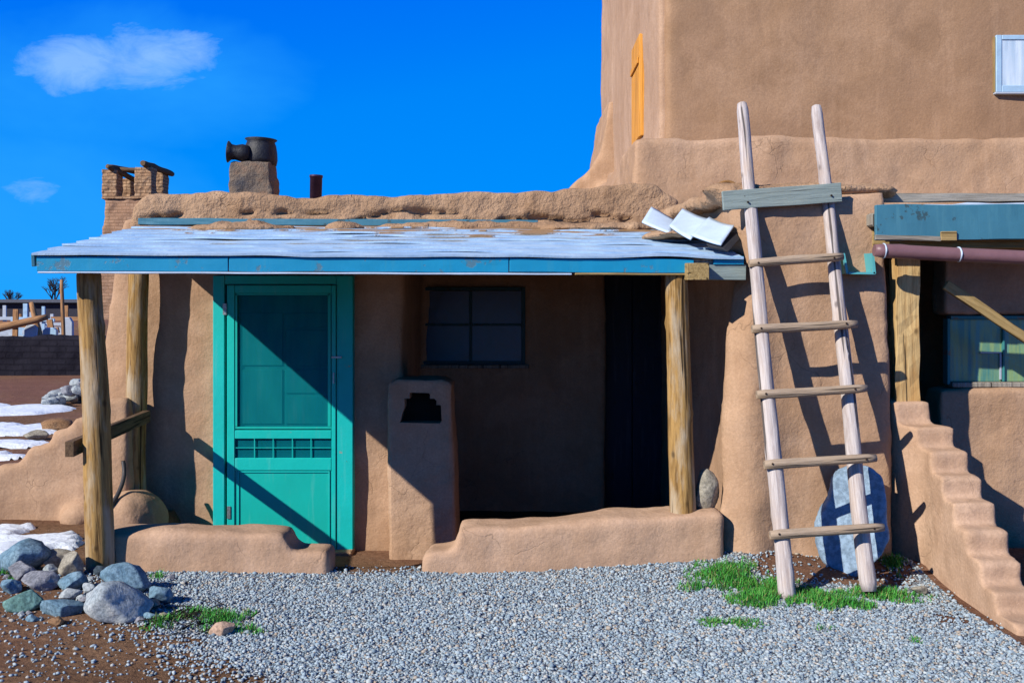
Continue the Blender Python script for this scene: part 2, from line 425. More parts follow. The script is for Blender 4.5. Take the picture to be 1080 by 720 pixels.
def plank(name, p0, p1, w, t, mat, parent=None, up=(0,0,1), seed=0, rough=.004, step=.06):
    """board from p0 to p1, w across (towards up), t thick; subdivided and slightly uneven"""
    p0, p1 = Vector(p0), Vector(p1); d = p1-p0; L = d.length; z = d.normalized()
    x = Vector(up); x = (x - z*x.dot(z)).normalized(); y = z.cross(x)
    n = max(2, int(L/step)); v = []; f = []
    for i in range(n+1):
        zz = L*i/n
        for sx, sy in ((-1,-1),(0,-1),(1,-1),(1,1),(0,1),(-1,1)):
            k = noise.noise(Vector((zz*3+seed*5, sx*2, sy*2)))*rough
            k2 = noise.noise(Vector((zz*7+seed*5, sx*3+9, sy*2)))*rough
            v.append((sx*w/2*(1)+k, sy*t/2+k2*.6, zz + (noise.noise(Vector((sx*3+seed, sy, i)))*rough*2 if i in (0, n) else 0)))
    m = 6
    for i in range(n):
        for j in range(m): f.append((i*m+j, i*m+(j+1)%m, (i+1)*m+(j+1)%m, (i+1)*m+j))
    f.append(tuple(range(m-1, -1, -1))); f.append(tuple(n*m+j for j in range(m)))
    me = pymesh(v, f); me = chamfer(me, .003, 1)
    q = Matrix((x, y, z)).transposed().to_quaternion()
    return place_local(name, me, mat, p0, q, parent, False)
def rock(name, c, size, mat, label, seed, group='stones in the rock pile by the left porch post', rot=0, cat='stone', cuts=11):
    bm = bmesh.new(); bmesh.ops.create_icosphere(bm, subdivisions=4, radius=1)
    rnd = random.Random(seed)
    for _ in range(cuts):
        n = Vector((rnd.uniform(-1,1), rnd.uniform(-1,1), rnd.uniform(-.6,1))).normalized(); d = rnd.uniform(.52, .82)
        for v in bm.verts:
            k = v.co.dot(n)-d
            if k > 0: v.co -= n*k*.9
    for v in bm.verts:
        v.co *= 1+.09*noise.fractal(v.co*1.3+Vector((seed*9.1,0,0)), 1, 2, 4)+.025*noise.fractal(v.co*5+Vector((seed*3.1,0,0)), 1, 2, 3)
    co = [v.co for v in bm.verts]
    for ax in range(3):
        lo = min(q[ax] for q in co); hi = max(q[ax] for q in co)
        for q in co: q[ax] = ((q[ax]-lo)/(hi-lo)-.5)*size[ax]
    me = bpy.data.meshes.new(name); bm.to_mesh(me); bm.free()
    me.transform(Matrix.Translation(Vector(c)+Vector((0,0,size[2]/2))) @ Matrix.Rotation(rot, 4, 'Y'))
    return tag(link(name, me, mat, None, True), label, cat, group)

# ------------------------------------------------------------------ ground
def gh(x, y):
    h = .02*noise.noise(Vector((x*.7, y*.7, 0)))+.010*noise.noise(Vector((x*2.6, y*2.6, 3)))
    # sunken porch floor
    d = sstep(-2.62, -2.5, x)*(1-sstep(1.50, 1.58, x))*sstep(6.02, 6.16, y)*(1-sstep(9.6, 9.8, y))
    h -= .31*d
    # gravel banked against the low wall and the pier on the right
    h += .07*sstep(-.3, 1.3, x)*sstep(5.3, 5.9, y)*(1-d)*(1-sstep(6.2,6.4,y))
    h += .05*math.exp(-((x-1.45)/.25)**2-((y-5.92)/.15)**2) - .03*math.exp(-((x-2.05)/.2)**2-((y-5.6)/.15)**2)
    h += .10*sstep(2.6, 3.0, x)*0
    # ground rises softly at left beyond the rock pile and then falls to the yard
    h += .06*math.exp(-((x+2.6)/.8)**2-((y-5.4)/.5)**2)
    if y > 9: h += -.03*min(1, (y-9)/10) + .12*noise.noise(Vector((x*.15, y*.15, 8)))*min(1, (y-9)/8)
    return h
def axis(dense0, dense1, step, far0, far1):
    a = list(np.arange(dense0, dense1, step)); s = step; x = dense1
    while x < far1: a.append(x); s *= 1.25; x += s
    a.append(far1); s = step; x = dense0-step
    while x > far0: a.insert(0, x); s *= 1.25; x -= s
    a.insert(0, far0); return a
def sheet(xs, ys, hf, keep=None):
    idx = {}; V = []; Fc = []
    def vid(i, j):
        if (i, j) not in idx: idx[(i, j)] = len(V); V.append((xs[i], ys[j], hf(xs[i], ys[j])))
        return idx[(i, j)]
    for j in range(len(ys)-1):
        for i in range(len(xs)-1):
            if keep is None or keep((xs[i]+xs[i+1])/2, (ys[j]+ys[j+1])/2):
                Fc.append((vid(i,j), vid(i+1,j), vid(i+1,j+1), vid(i,j+1)))
    return pymesh(V, Fc)
g = sheet(axis(-4.2, 3.4, .045, -420, 420), axis(2.6, 9.9, .045, -60, 700), gh)
tag(link('ground', g, DIRT, None, True, Vector((0,0,0))), kind='structure')
# gravel zone: how much gravel at x,y  (0..1)
def edge_x(y):                          # left limit of the gravel
    t = (5.75-y)/1.5
    return -2.25 + 1.15*max(0, t)**1.15 + .12*noise.noise(Vector((y*3, 1, 0)))
def grav(x, y):
    if y > 6.02 or y < 2.4: return 0
    if x > 2.36: return 0
    g = sstep(-.45, .35, x-edge_x(y)+.15*noise.noise(Vector((x*4, y*4, 2))))
    # bare dirt by the doorway and at the foot of the ladder
    g *= 1-.93*math.exp(-((x+.85)/.42)**4-((y-6.0)/.17)**4)
    g *= 1-.97*math.exp(-((x-1.85)/.52)**4-((y-5.78)/.27)**4)
    g *= 1-.8*math.exp(-((x-2.2)/.22)**2-((y-5.0-.0)/.25)**2)*.8
    return g
xs = list(np.arange(-2.6, 2.5, .04)); ys = list(np.arange(2.4, 6.1, .04))
gb = sheet(xs, ys, lambda x, y: gh(x, y)+.004, lambda x, y: grav(x, y) > .45)
tag(link('gravel_bed', gb, GBED, None, True, Vector((0,0,0))), kind='structure')

def pebble_mesh(pts, sizes, seed=1):
    bm = bmesh.new(); bmesh.ops.create_icosphere(bm, subdivisions=1, radius=1)
    bv = np.array([v.co[:] for v in bm.verts]); bf = np.array([[v.index for v in f.verts] for f in bm.faces]); bm.free()
    n = len(pts); nv = len(bv); nf = len(bf); rs = np.random.RandomState(seed)
    sc = sizes[:, None]*rs.uniform(.6, 1.25, (n, 3)); sc[:, 2] *= .72
    V = bv[None]*(1+rs.uniform(-.22, .22, (n, nv, 1)))*sc[:, None, :]
    a = rs.uniform(0, 6.283, n); ca, sa = np.cos(a)[:, None], np.sin(a)[:, None]
    x = V[:, :, 0]*ca-V[:, :, 1]*sa; y = V[:, :, 0]*sa+V[:, :, 1]*ca; V[:, :, 0], V[:, :, 1] = x, y
    V += pts[:, None, :]; Fc = (bf[None]+np.arange(n)[:, None, None]*nv).reshape(-1, 3)
    me = bpy.data.meshes.new('peb'); me.vertices.add(n*nv); me.vertices.foreach_set('co', V.astype('f').ravel())
    me.loops.add(n*nf*3); me.loops.foreach_set('vertex_index', Fc.astype('i').ravel())
    me.polygons.add(n*nf); me.polygons.foreach_set('loop_start', np.arange(n*nf, dtype='i')*3)
    me.update(calc_edges=True); me.validate(); return me
pts = []; sz = []
rs = random.Random(5)
for _ in range(105000):
    y = 6.02 - (rs.random()**.8)*2.5; x = rs.uniform(-2.6, 2.5)
    if abs(x)/y > .56: continue
    g_ = grav(x, y)
    if rs.random() < g_:
        s = rs.uniform(.0042, .0098)*(1.6 if rs.random() < .05 else 1)
    elif rs.random() < .035+ .25*g_: s = rs.uniform(.003, .010)
    else: continue
    pts.append((x, y, gh(x, y)+s*.35+rs.uniform(0, .006))); sz.append(s)
for _ in range(2600):
    y = rs.uniform(3.3, 6.2); x = rs.uniform(-3.6, edge_x(y)+.1); s = rs.uniform(.004, .011)*(1.8 if rs.random() < .05 else 1)
    pts.append((x, y, gh(x, y)+s*.3)); sz.append(s)
me = pebble_mesh(np.array(pts), np.array(sz))
tag(link('gravel', me, PEB, None, False, Vector((0,0,0))), kind='stuff', cat='gravel', label='blue-grey crushed gravel covering the yard before the low porch wall')

# grass patches (pixel-measured places turned to ground points)
def gp(px, py):
    D = HC*F/(py-330); return (px-540)*D/F, D
def grass_patch(name, ells, label, n_per, hmin, hmax, seed):
    rr = random.Random(seed); V = []; Fc = []
    for (cx, cy, rx, ry, dens) in ells:
        for _ in range(int(n_per*dens*rx*ry*80)):
            a = rr.uniform(0, 6.283); q = rr.random()**.62
            x = cx+rx*q*math.cos(a); y = cy+ry*q*math.sin(a)
            if noise.noise(Vector((x*9, y*9, seed)))+.6*noise.noise(Vector((x*26, y*26, seed))) < -.05+.7*(q-.75): continue
            z = gh(x, y); h = rr.uniform(hmin, hmax)*(1.15-.6*q); w = rr.uniform(.0014, .0032)
            b = rr.uniform(0, 6.283); lean = rr.uniform(.2, 1.0)*h; lx, ly = math.cos(b)*lean, math.sin(b)*lean
            c = b+math.pi/2+rr.uniform(-.6, .6); wx, wy = math.cos(c)*w, math.sin(c)*w
            o = len(V)
            V += [(x-wx, y-wy, z-.004), (x+wx, y+wy, z-.004), (x+lx*.4-wx*.8, y+ly*.4-wy*.8, z+h*.6), (x+lx*.4+wx*.8, y+ly*.4+wy*.8, z+h*.6), (x+lx, y+ly, z+h)]
            Fc += [(o, o+1, o+3, o+2), (o+2, o+3, o+4)]
    me = pymesh(V, Fc)
    return tag(link(name, me, BLADE, None, False, Vector((ells[0][0], ells[0][1], 0))), label, 'grass', None, 'stuff')
def E(px, py, rpx, rpy, dens=1):
    x, D = gp(px, py); x2, D2 = gp(px, py-rpy); x3, D3 = gp(px, py+rpy)
    return (x, (D2+D3)/2, rpx*D/F, (D2-D3)/2, dens)
grass_patch('grass', [E(770,618,48,14), E(820,628,50,12), E(800,636,40,9), E(870,636,50,11), E(930,628,55,9,.9), E(735,624,22,6,.6), E(945,606,14,9,.8), E(890,640,40,6,.6)],
            'bright green grass around the ladder feet', 700, .018, .065, 3)
grass_patch('grass', [E(775,660,42,6,.9), E(752,659,22,4,.6), E(865,664,20,3,.25), E(972,676,18,4,.8)], 'thin tufts of grass in the gravel in front of the ladder', 800, .014, .04, 4)
grass_patch('grass', [E(235,658,38,13,.8), E(205,652,28,7,.5), E(262,668,22,5,.6), E(170,662,24,8,.7), E(128,655,16,7,.8), E(170,614,14,4,.5), E(22,620,12,5,.6), E(5,612,8,8,.7)], 'sparse grass between and beside the rock pile stones', 600, .018, .055, 6)

# twigs on the dirt beside the rock pile
V = []; Fc = []; rr = random.Random(77)
for _ in range(150):
    cx, cy = gp(rr.gauss(195, 26), min(690, rr.gauss(656, 9))); a = rr.uniform(0, 3.14); L = rr.uniform(.015, .06); w_ = rr.uniform(.001, .0025)
    z = gh(cx, cy)+rr.uniform(.006, .02); dx_, dy_ = math.cos(a)*L, math.sin(a)*L; ux_, uy_ = -math.sin(a)*w_, math.cos(a)*w_; dz_ = rr.uniform(-.008, .02); o = len(V)
    V += [(cx-dx_-ux_, cy-dy_-uy_, z), (cx-dx_+ux_, cy-dy_+uy_, z), (cx-dx_, cy-dy_, z+w_*2), (cx+dx_-ux_, cy+dy_-uy_, z+dz_), (cx+dx_+ux_, cy+dy_+uy_, z+dz_), (cx+dx_, cy+dy_, z+dz_+w_*2)]
    Fc += [(o, o+1, o+4, o+3), (o+1, o+2, o+5, o+4), (o+2, o, o+3, o+5), (o, o+2, o+1), (o+3, o+4, o+5)]
cx, cy = gp(195, 656)
tag(link('twigs', pymesh(V, Fc), DARK, None, False, Vector((cx, cy, 0))), 'dark dry twigs and leaf litter right of the rock pile', 'twigs', None, 'stuff')

# snow
def snow(name, blobs, label, th, seed, step=.05, fr=2.0, flat=1.0):
    x0 = min(b[0]-b[2] for b in blobs)-.3; x1 = max(b[0]+b[2] for b in blobs)+.3
    y0 = min(b[1]-b[3] for b in blobs)-.3; y1 = max(b[1]+b[3] for b in blobs)+.3
    def f(x, y):
        d = max(1-((x-b[0])/b[2])**2-((y-b[1])/b[3])**2 for b in blobs)
        return d+1.0*noise.fractal(Vector((x*fr, y*fr*flat, seed)), 1, 2, 3)
    xs = list(np.arange(x0, x1, step)); ys = list(np.arange(y0, y1, step))
    me = sheet(xs, ys, lambda x, y: gh(x, y)-.02+min(th+.02, max(0, f(x, y)+.1)*.12)+.01*noise.noise(Vector((x*9,y*9,1))), lambda x, y: f(x, y) > -.05)
    o = tag(link(name, me, SNOW, None, True, Vector((blobs[0][0], blobs[0][1], 0))), label, 'snow', None, 'stuff'); return o
snow('snow', [E(30,578,48,15), E(10,590,30,14), E(-30,575,60,20)], 'melting snow patch behind the rock pile at the left edge', .035, 2, .03, 4)
snow('snow', [E(30,430,46,5), E(0,434,50,4), E(-60,430,60,8)], 'farthest thin strip of snow in the yard toward the brick wall', .04, 5, .12, .9, .6)
snow('snow', [E(20,455,46,6), E(45,450,26,4), E(-40,455,50,9), E(10,470,40,4)], 'broad patch of snow just beyond the stepped garden wall', .04, 9, .09, 1.1, 1.6)
snow('snow', [E(5,484,22,3), E(-30,482,40,5)], 'small snow patch against the back of the stepped garden wall', .03, 12, .06, 1.6)

# ------------------------------------------------------------------ low house with the porch
DW = 7.74
house = thing('adobe_house', (-.7, DW+.5, 0), 'low adobe house with a shed-roofed porch, teal screen door and white roof', 'house')
XL, XR = -3.02, 1.55
DR = 9.3  # recess back wall, set deep so the porch shade comes out darker
adobe('wall', [box(XL, -.84, DW, DW+.38, -.4, 2.28), box(-.9, XR, DW, DW+.38, 1.95, 2.28), box(-1.22, -.84, DW, DR+.3, -.4, 2.2), box(1.42, 1.8, DW, DR+.3, -.4, 2.2),
               box(-1.1, .88, DR, DR+.35, -.4, 2.2),
               hexa([(-3.26,7.70,-.2),(-2.9,7.70,-.2),(-2.9,8.6,-.2),(-3.26,8.6,-.2)], [(-3.2,7.78,1.25),(-2.9,7.74,1.25),(-2.9,8.6,1.25),(-3.2,8.6,1.25)]),
               hexa([(-3.21,7.76,1.2),(-2.9,7.74,1.2),(-2.9,8.6,1.2),(-3.21,8.6,1.2)], [(-3.06,7.76,2.2),(-2.9,7.74,2.2),(-2.9,8.6,2.2),(-3.06,8.6,2.2)]),
               box(XL, XL+.3, DW, 12.4, -.2, 2.28), box(XL, 1.4, 12.1, 12.4, -.2, 2.28)],
      ADOBE, house, .045, 5, .016, 1.3)
boxes('dark_corner_boards', [(.85+.30*i, 1.145+.30*i, DR+.20, DR+.24, -.33, 2.10) for i in range(2)]+[(.80, 1.5, DR+.241, DR+.28, -.33, 2.11)], paint_mat('dark_corner_paint', (.006,.02,.045), (.02,.02,.02), .2), house, .004)  # guessed dark door, added with its opening to blacken the shaded porch corner
# flat earth roof behind the parapet
boxes('roof', [(XL+.15, 1.45, DW+.2, 12.3, 2.12, 2.22)], ADOBE_R, house, 0)
pz = lambda y: PZ(y, 7.72)
par = [(-2.96, 2.16), (-2.94, 2.36), (-2.82, 2.455), (-2.4, 2.46), (-1.6, 2.44), (-.9, 2.44), (-.3, 2.47), (.3, 2.48), (.8, 2.53), (1.1, 2.52), (1.28, 2.40), (1.3, 2.16)]
adobe('parapet', [prism(par, 7.68, 8.10), hexa([(-2.96,7.9,2.15),(-2.6,7.9,2.15),(-2.6,12.4,2.15),(-2.96,12.4,2.15)], [(-2.94,7.9,2.42),(-2.64,7.9,2.42),(-2.64,12.4,2.38),(-2.94,12.4,2.38)]),
                  box(-2.9, 1.3, 12.05, 12.4, 2.15, 2.36)], ADOBE_R, house, .022, 6, .025, 2.2, .012, 8,
      warp=lambda v: Vector((v.x, v.y+(.07*sstep(.10, .42, noise.fractal(Vector((v.x*3.6+4, 0, v.z*14)), 1, 2, 3))*sstep(2.36, 2.30, v.z) if v.y < 7.95 else 0), v.z)))

# porch roof: lapped courses of roofing
zf, zb, yf, yb = 1.855, 2.20, 5.60, 7.72
roof = thing('porch_roof', (-.7, 6.6, 2.0), None, None); roof.parent = house; roof.location = W[roof]-W[house]
def Yf(x): return 5.60+(x+2.67)*.0866
def slope(y, x=0): return zf+(y-Yf(x))/(yb-Yf(x))*(zb-zf)
def rxl(y): return -2.69-(y-yf)*.085
def rxr(y): return 1.385-(y-yf)*.02
V = []; Fc = []; NC = 9
for k in range(NC):
    nx = 90
    for i in range(nx+1):
        t = i/nx; xm = -2.69+4.07*t; yff = Yf(xm)
        ya = yff-.03+(yb-yff)*k/NC; yb2 = yff+(yb-yff)*(k+1)/NC+.05
        for q, (yy, dz) in enumerate(((ya, .015), ((ya+yb2)/2, .011), (yb2, .002))):
            x = rxl(yy)+(rxr(yy)-rxl(yy))*t
            wob = .02*noise.fractal(Vector((x*2.2, k*5.3, 0)), 1, 2, 3)
            zz = slope(yy, x)+dz+.008*noise.noise(Vector((x*3, yy*3, k)))+(.014*max(0, noise.noise(Vector((x*1.7, k*9.1, 4)))) if q == 0 else 0)
            V.append((x, yy+(wob if q == 0 and k > 0 else 0), zz))
    b0 = k*(nx+1)*3
    for i in range(nx):
        for q in range(2):
            a = b0+i*3+q; Fc.append((a, a+3, a+4, a+1))
me = pymesh(V, Fc); me = evaluated(me, [('SOLIDIFY', dict(thickness=.012, offset=-1))])
link('roofing', me, ROOFW, roof)
def dp(x, y, dz): return (x, y, slope(y, x)+dz)
ya, yr = Yf(-2.67)+.01, Yf(1.37)+.01
dk = hexa([dp(-2.66, ya, -.035), dp(1.36, yr, -.035), dp(1.32, yb, -.035), dp(-2.84, yb, -.035)],
          [dp(-2.66, ya, -.004), dp(1.36, yr, -.004), dp(1.32, yb, -.004), dp(-2.84, yb, -.004)])
link('deck', join([dk]), GREYB, roof)
def fb(name, a, b, dz, w, t, mat, seed, off=-.002, rough=.005, dz2=None):
    return plank(name, (a, Yf(a)+off, zf+dz), (b, Yf(b)+off, zf+(dz if dz2 is None else dz2)), w, t, mat, roof, seed=seed, rough=rough)
for i, (a, b) in enumerate([(-2.67, -1.62), (-1.615, -.02), (-.015, 1.08)]):
    fb('fascia_board', a, b, -.048+.002*i, .084, .022, BLUEF, i+1, dz2=-.047)
fb('edge_strip', -2.66, .35, -.097, .010, .03, SHEET, 9, -.006, .003)
fb('edge_strip',   .37, 1.06, -.096, .012, .03, BEAM, 10, -.004, .003)
plank('rake_board', (rxl(yf)+.0, yf-.01, zf-.03), (rxl(yb), yb, zb-.03), .07, .02, BLUED, roof, seed=12)
plank('rake_board', (1.385, yr+.0, zf-.03), (1.33, yb-.1, zb-.035), .06, .02, TAR, roof, seed=13)
fb('fascia_board', 1.20, 1.385, -.012, .05, .022, BLUEF, 14, .005)
plank('flashing_strip', (-2.88, yb-.05, zb+.035), (.2, yb-.05, zb+.02), .05, .012, BLUED, roof, seed=15, rough=.01)
plank('header_board', (1.13, Yf(1.13)+.03, zf-.078), (1.40, Yf(1.4)+.03, zf-.082), .095, .05, PLANKG, roof, seed=16)
plank('beam_end', (1.09, Yf(1.09)-.10, zf-.083), (1.09, 6.4, zf-.06), .10, .13, BEAM, roof, seed=17)
log('header_beam', (-2.6, 5.92, zf-.035), (1.3, 6.22, zf-.035), .045, .045, BEAM, roof, 31)
for i in range(8):
    x = -2.35+i*.50
    log('rafter', (x, Yf(x)+.1, slope(Yf(x)+.1, x)-.07), (x-.03, 7.80, slope(7.80, x)-.075), .03, .035, BEAM, roof, 40+i, n=10, step=.2)
# mud clods washed on to the roof by the parapet
adobe('mud_patch', [ellipsoid((-2.02+i*.0, 7.45, slope(7.45)+.0), (.42, .22, .055)) for i in range(1)]+[ellipsoid((-1.25, 7.5, slope(7.5)), (.16, .14, .05)), ellipsoid((-.2, 7.6, slope(7.6)), (.9, .12, .05)), ellipsoid((.7, 7.5, slope(7.5)), (.5, .2, .045)), ellipsoid((1.1, 6.9, slope(6.9)), (.22, .5, .035))],
      ADOBE_R, roof, .022, 2, .02, 5, .01, 14)

# posts
log('porch_post', (-2.395, 5.80, .0), (-2.47, 5.80, 1.80), .083, .068, LOG, house, 3, n=28, bend=.012)
log('porch_post', (-2.865, 7.58, .05), (-2.83, 7.56, 2.08), .083, .072, LOG, house, 8, n=28, bend=.01)
log('porch_post', (1.03, 5.98, .22), (.985, 5.98, 1.82), .078, .066, LOG, house, 12, n=28, bend=.012)
plank('handrail', (-2.525, 5.68, PZ(473, 5.70)), (-2.75, 7.50, PZ(473, 5.70)), .088, .05, RAILW, house, seed=5)
adobe('post_footing', [ellipsoid((-2.80, 7.35, .0), (.24, .33, .22))], ADOBE, house, .03, 2, .02, 3)

# fireplace pier with the stepped niche
pil = prism([(-.925, -.4), (-.40, -.4), (-.455, 1.0), (-.52, 1.035), (-.86, 1.04), (-.93, 1.0)], 7.42, 7.9)
nx = lambda p: PX(p, 7.42); nz = lambda p: PZ(p, 7.42)
def nb(a, b, c, d): return box(nx(a), nx(b), 7.30, 7.60, nz(d), nz(c))
niche = prism([(nx(421), nz(446)), (nx(465), nz(446)), (nx(464), nz(428)), (nx(460), nz(428)), (nx(460), nz(421)), (nx(453), nz(421)), (nx(453), nz(415)), (nx(433), nz(415)), (nx(433), nz(421)), (nx(427), nz(421)), (nx(427), nz(430)), (nx(424), nz(436))], 7.30, 7.62)
adobe('niche_pier', [pil], ADOBE, house, .024, 3, .012, 2, .005, 9, cut=niche)
boxes('niche_back', [(nx(417), nx(469), 7.60, 7.615, nz(450), nz(411))], DARK, house, 0)

# screen door
Dd = DW
def dx(p): return PX(p, Dd)
def dz(p): return PZ(p, Dd)
door = thing('screen_door', (dx(300), Dd, -.31), None, None); door.parent = house; door.location = W[door]-W[house]
yo = DW-.065
boxes('door_frame', [(dx(228), dx(240), yo-.02, DW+.1, -.33, dz(291)), (dx(357), dx(374), yo-.02, DW+.1, -.33, dz(291)), (dx(240)+.002, dx(357)-.002, yo-.018, DW+.1, dz(300), dz(291))], TEALF, door)
yl = yo-.03
def stile(a, b, c, d, f=0.0, bk=.035): return (dx(a), dx(b), yl-f, yl+bk, dz(d), dz(c))
boxes('door_leaf', [stile(243,251,301,579), stile(352,356.5,301,579), stile(251.2,351.8,301,309), stile(251.2,351.8,452,461), stile(251.2,351.8,481,494), stile(251.2,351.8,573,579)], TEAL, door)
boxes('door_panel', [(dx(251.2), dx(351.8), yl+.012, yl+.03, dz(573), dz(494))], TEALP, door, 0)
boxes('panel_moulding', [stile(254,350,494.5,496,-.003,.012), stile(254,255.4,496.2,571,-.003,.012), stile(348.6,350,496.2,571,-.003,.012), stile(254,350,571.2,572.5,-.003,.012)], TEAL, door, 0)
boxes('inner_bead', [stile(251.5,351.5,448.5,450.5,-.004,.02), stile(348,351,310,448,-.004,.02), stile(251.5,253.5,310,448,-.004,.02), stile(251.5,351.5,309.2,311.5,-.004,.02)], TEALP, door, 0)
SCR, nt_, b_ = new_mat('screen_mesh', .6, .3)
b_.inputs['Base Color'].default_value = (.0,.15,.19,1); b_.inputs['Specular IOR Level'].default_value = .05
tr = N(nt_, 'ShaderNodeBsdfTransparent'); ms = N(nt_, 'ShaderNodeMixShader')
f_ = ramp(nt_, tex_noise(nt_, coords(nt_, (3, 3, .8)), 2.0, 3, .5), [(.3, .45), (.7, .75)])
nt_.links.new(f_, ms.inputs[0])
nt_.links.new(tr.outputs[0], ms.inputs[1]); nt_.links.new(b_.outputs[0], ms.inputs[2]); nt_.links.new(ms.outputs[0], nt_.nodes['Material Output'].inputs[0])
V = []; Fc = []
for i in range(31):
    for j in range(41):
        x = dx(251)+(dx(352)-dx(251))*i/30; z = dz(452)+(dz(309)-dz(452))*j/40
        V.append((x, yl+.02+.008*noise.fractal(Vector((x*4, z*3, 0)), 1, 2, 2)*math.sin(math.pi*i/30)*math.sin(math.pi*j/40), z))
for i in range(30):
    for j in range(40): a = i*41+j; Fc.append((a, a+41, a+42, a+1))
link('screen', pymesh(V, Fc), SCR, door, True)
boxes('screen', [(dx(251), dx(352), yl+.02, yl+.022, dz(481), dz(461))], SCR, door, 0)
boxes('grille', [(dx(p)-.003, dx(p)+.003, yl+.004, yl+.010, dz(481), dz(461)) for p in (271.5, 291, 311, 330.5)]+[(dx(252), dx(351), yl+.002, yl+.010, dz(470.6), dz(470))], TEAL, door, 0)
# inner wooden door seen through the screen
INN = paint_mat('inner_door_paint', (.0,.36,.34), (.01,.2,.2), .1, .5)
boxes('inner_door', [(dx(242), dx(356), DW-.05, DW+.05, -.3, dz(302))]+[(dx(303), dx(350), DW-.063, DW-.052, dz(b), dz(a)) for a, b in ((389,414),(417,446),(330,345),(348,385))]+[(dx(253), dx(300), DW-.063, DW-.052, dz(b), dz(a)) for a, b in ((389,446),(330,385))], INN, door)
boxes('hinge', [(dx(243.5), dx(247), yl-.008, yl, dz(544), dz(531))], STEEL, door, .001)
boxes('hinge', [(dx(239), dx(243), yl-.008, yl, dz(332), dz(320))], STEEL, door, .001)
boxes('latch', [(dx(352), dx(363), yl-.012, yl, dz(377), dz(375))], STEEL, door, .001)
boxes('handle', [(dx(354.0), dx(355.4), yl-.03, yl-.022, dz(403), dz(392)), (dx(354.0), dx(355.4), yl-.022, yl, dz(393.5), dz(392)), (dx(354.0), dx(355.4), yl-.022, yl, dz(403), dz(401.5))], STEEL, door, 0)
boxes('threshold', [(dx(229), dx(375), yo-.12, DW, -.335, -.285)], ADOBE_R, house, .01)

# window under the porch
DW_ = DW; DW = DR
Dd = DR
win = thing('window', (dx(495), DW, dz(383)), None, None); win.parent = house; win.location = W[win]-W[house]
yw = DW-.05
WINF = paint_mat('dark_teal_window_paint', (.012,.07,.085), (.05,.05,.05), .2)
boxes('frame', [(dx(436), dx(440), yw, DW+.05, dz(384), dz(303)), (dx(550), dx(554), yw, DW+.05, dz(384), dz(303)), (dx(440.2), dx(549.8), yw, DW+.05, dz(306.5), dz(303)), (dx(440.2), dx(549.8), yw, DW+.05, dz(384), dz(380.5)),
                (dx(495), dx(498), yw+.01, DW+.04, dz(380), dz(307)), (dx(440.3), dx(494.8), yw+.012, DW+.03, dz(343.5), dz(341)), (dx(498.2), dx(549.7), yw+.012, DW+.03, dz(343.5), dz(341))], WINF, win, .002)
for a, b, c, d in ((440,495,307,341),(498,550,307,341),(440,495,343.5,380.5),(498,550,343.5,380.5)):
    boxes('pane', [(dx(a), dx(b), DW-.02, DW-.012, dz(d), dz(c))], GLASSB, win, 0)
boxes('sill', [(dx(432), dx(558), yw-.04, DW, dz(388), dz(384.3))], GREYB, win, .004)

DW = DW_; Dd = DW
# chimney with clay pots
ch = thing('chimney', (-2.5, 9.6, 2.22), None, None); ch.parent = house; ch.location = W[ch]-W[house]
D9 = 9.5
adobe('stack', [hexa([(PX(240,D9),D9,2.1),(PX(290,D9),D9,2.1),(PX(290,D9),D9+.45,2.1),(PX(240,D9),D9+.45,2.1)], [(PX(241,D9),D9+.02,2.98),(PX(284,D9),D9+.02,2.98),(PX(282,D9),D9+.40,2.98),(PX(243,D9),D9+.40,2.98)])], CHIM, ch, .025, 3, .02, 4, .012, 14)
def lathe(name, prof, axis_p, axis_d, mat, parent, n=28, wob=.03, seed=0):
    V = []; Fc = []; m = len(prof)
    for i, (r, z) in enumerate(prof):
        for j in range(n):
            a = 2*math.pi*j/n; rr = r*(1+wob*noise.noise(Vector((math.cos(a)*1.5+seed, math.sin(a)*1.5, z*6))))
            V.append((rr*math.cos(a), rr*math.sin(a), z))
    for i in range(m-1):
        for j in range(n): Fc.append((i*n+j, i*n+(j+1)%n, (i+1)*n+(j+1)%n, (i+1)*n+j))
    Fc.append(tuple(range(n-1, -1, -1)))
    me = pymesh(V, Fc); return place_local(name, me, mat, axis_p, quat_to(axis_d), parent, True)
lathe('clay_pot', [(.155,0),(.165,.05),(.16,.12),(.145,.19),(.13,.225),(.155,.245),(.15,.25),(.12,.225),(.12,.05),(.0,.04)], (PX(269,D9), D9+.2, 2.97), (.03,0,1), SOOT, ch)
lathe('clay_pot', [(.04,0),(.075,.02),(.085,.08),(.07,.14),(.075,.18),(.105,.21),(.10,.215),(.06,.18),(.06,.05),(.0,.04)], (PX(262,D9), D9+.08, 3.06), (-1,-.1,.08), SOOT, ch, seed=4)
lathe('stove_pipe', [(.052,0),(.055,.57),(.06,.57),(.06,.59),(.048,.59),(.048,.4),(.0,.3)], (PX(331,9), 9.05, 2.19), (.02,0,1), PIPE, house, wob=0)

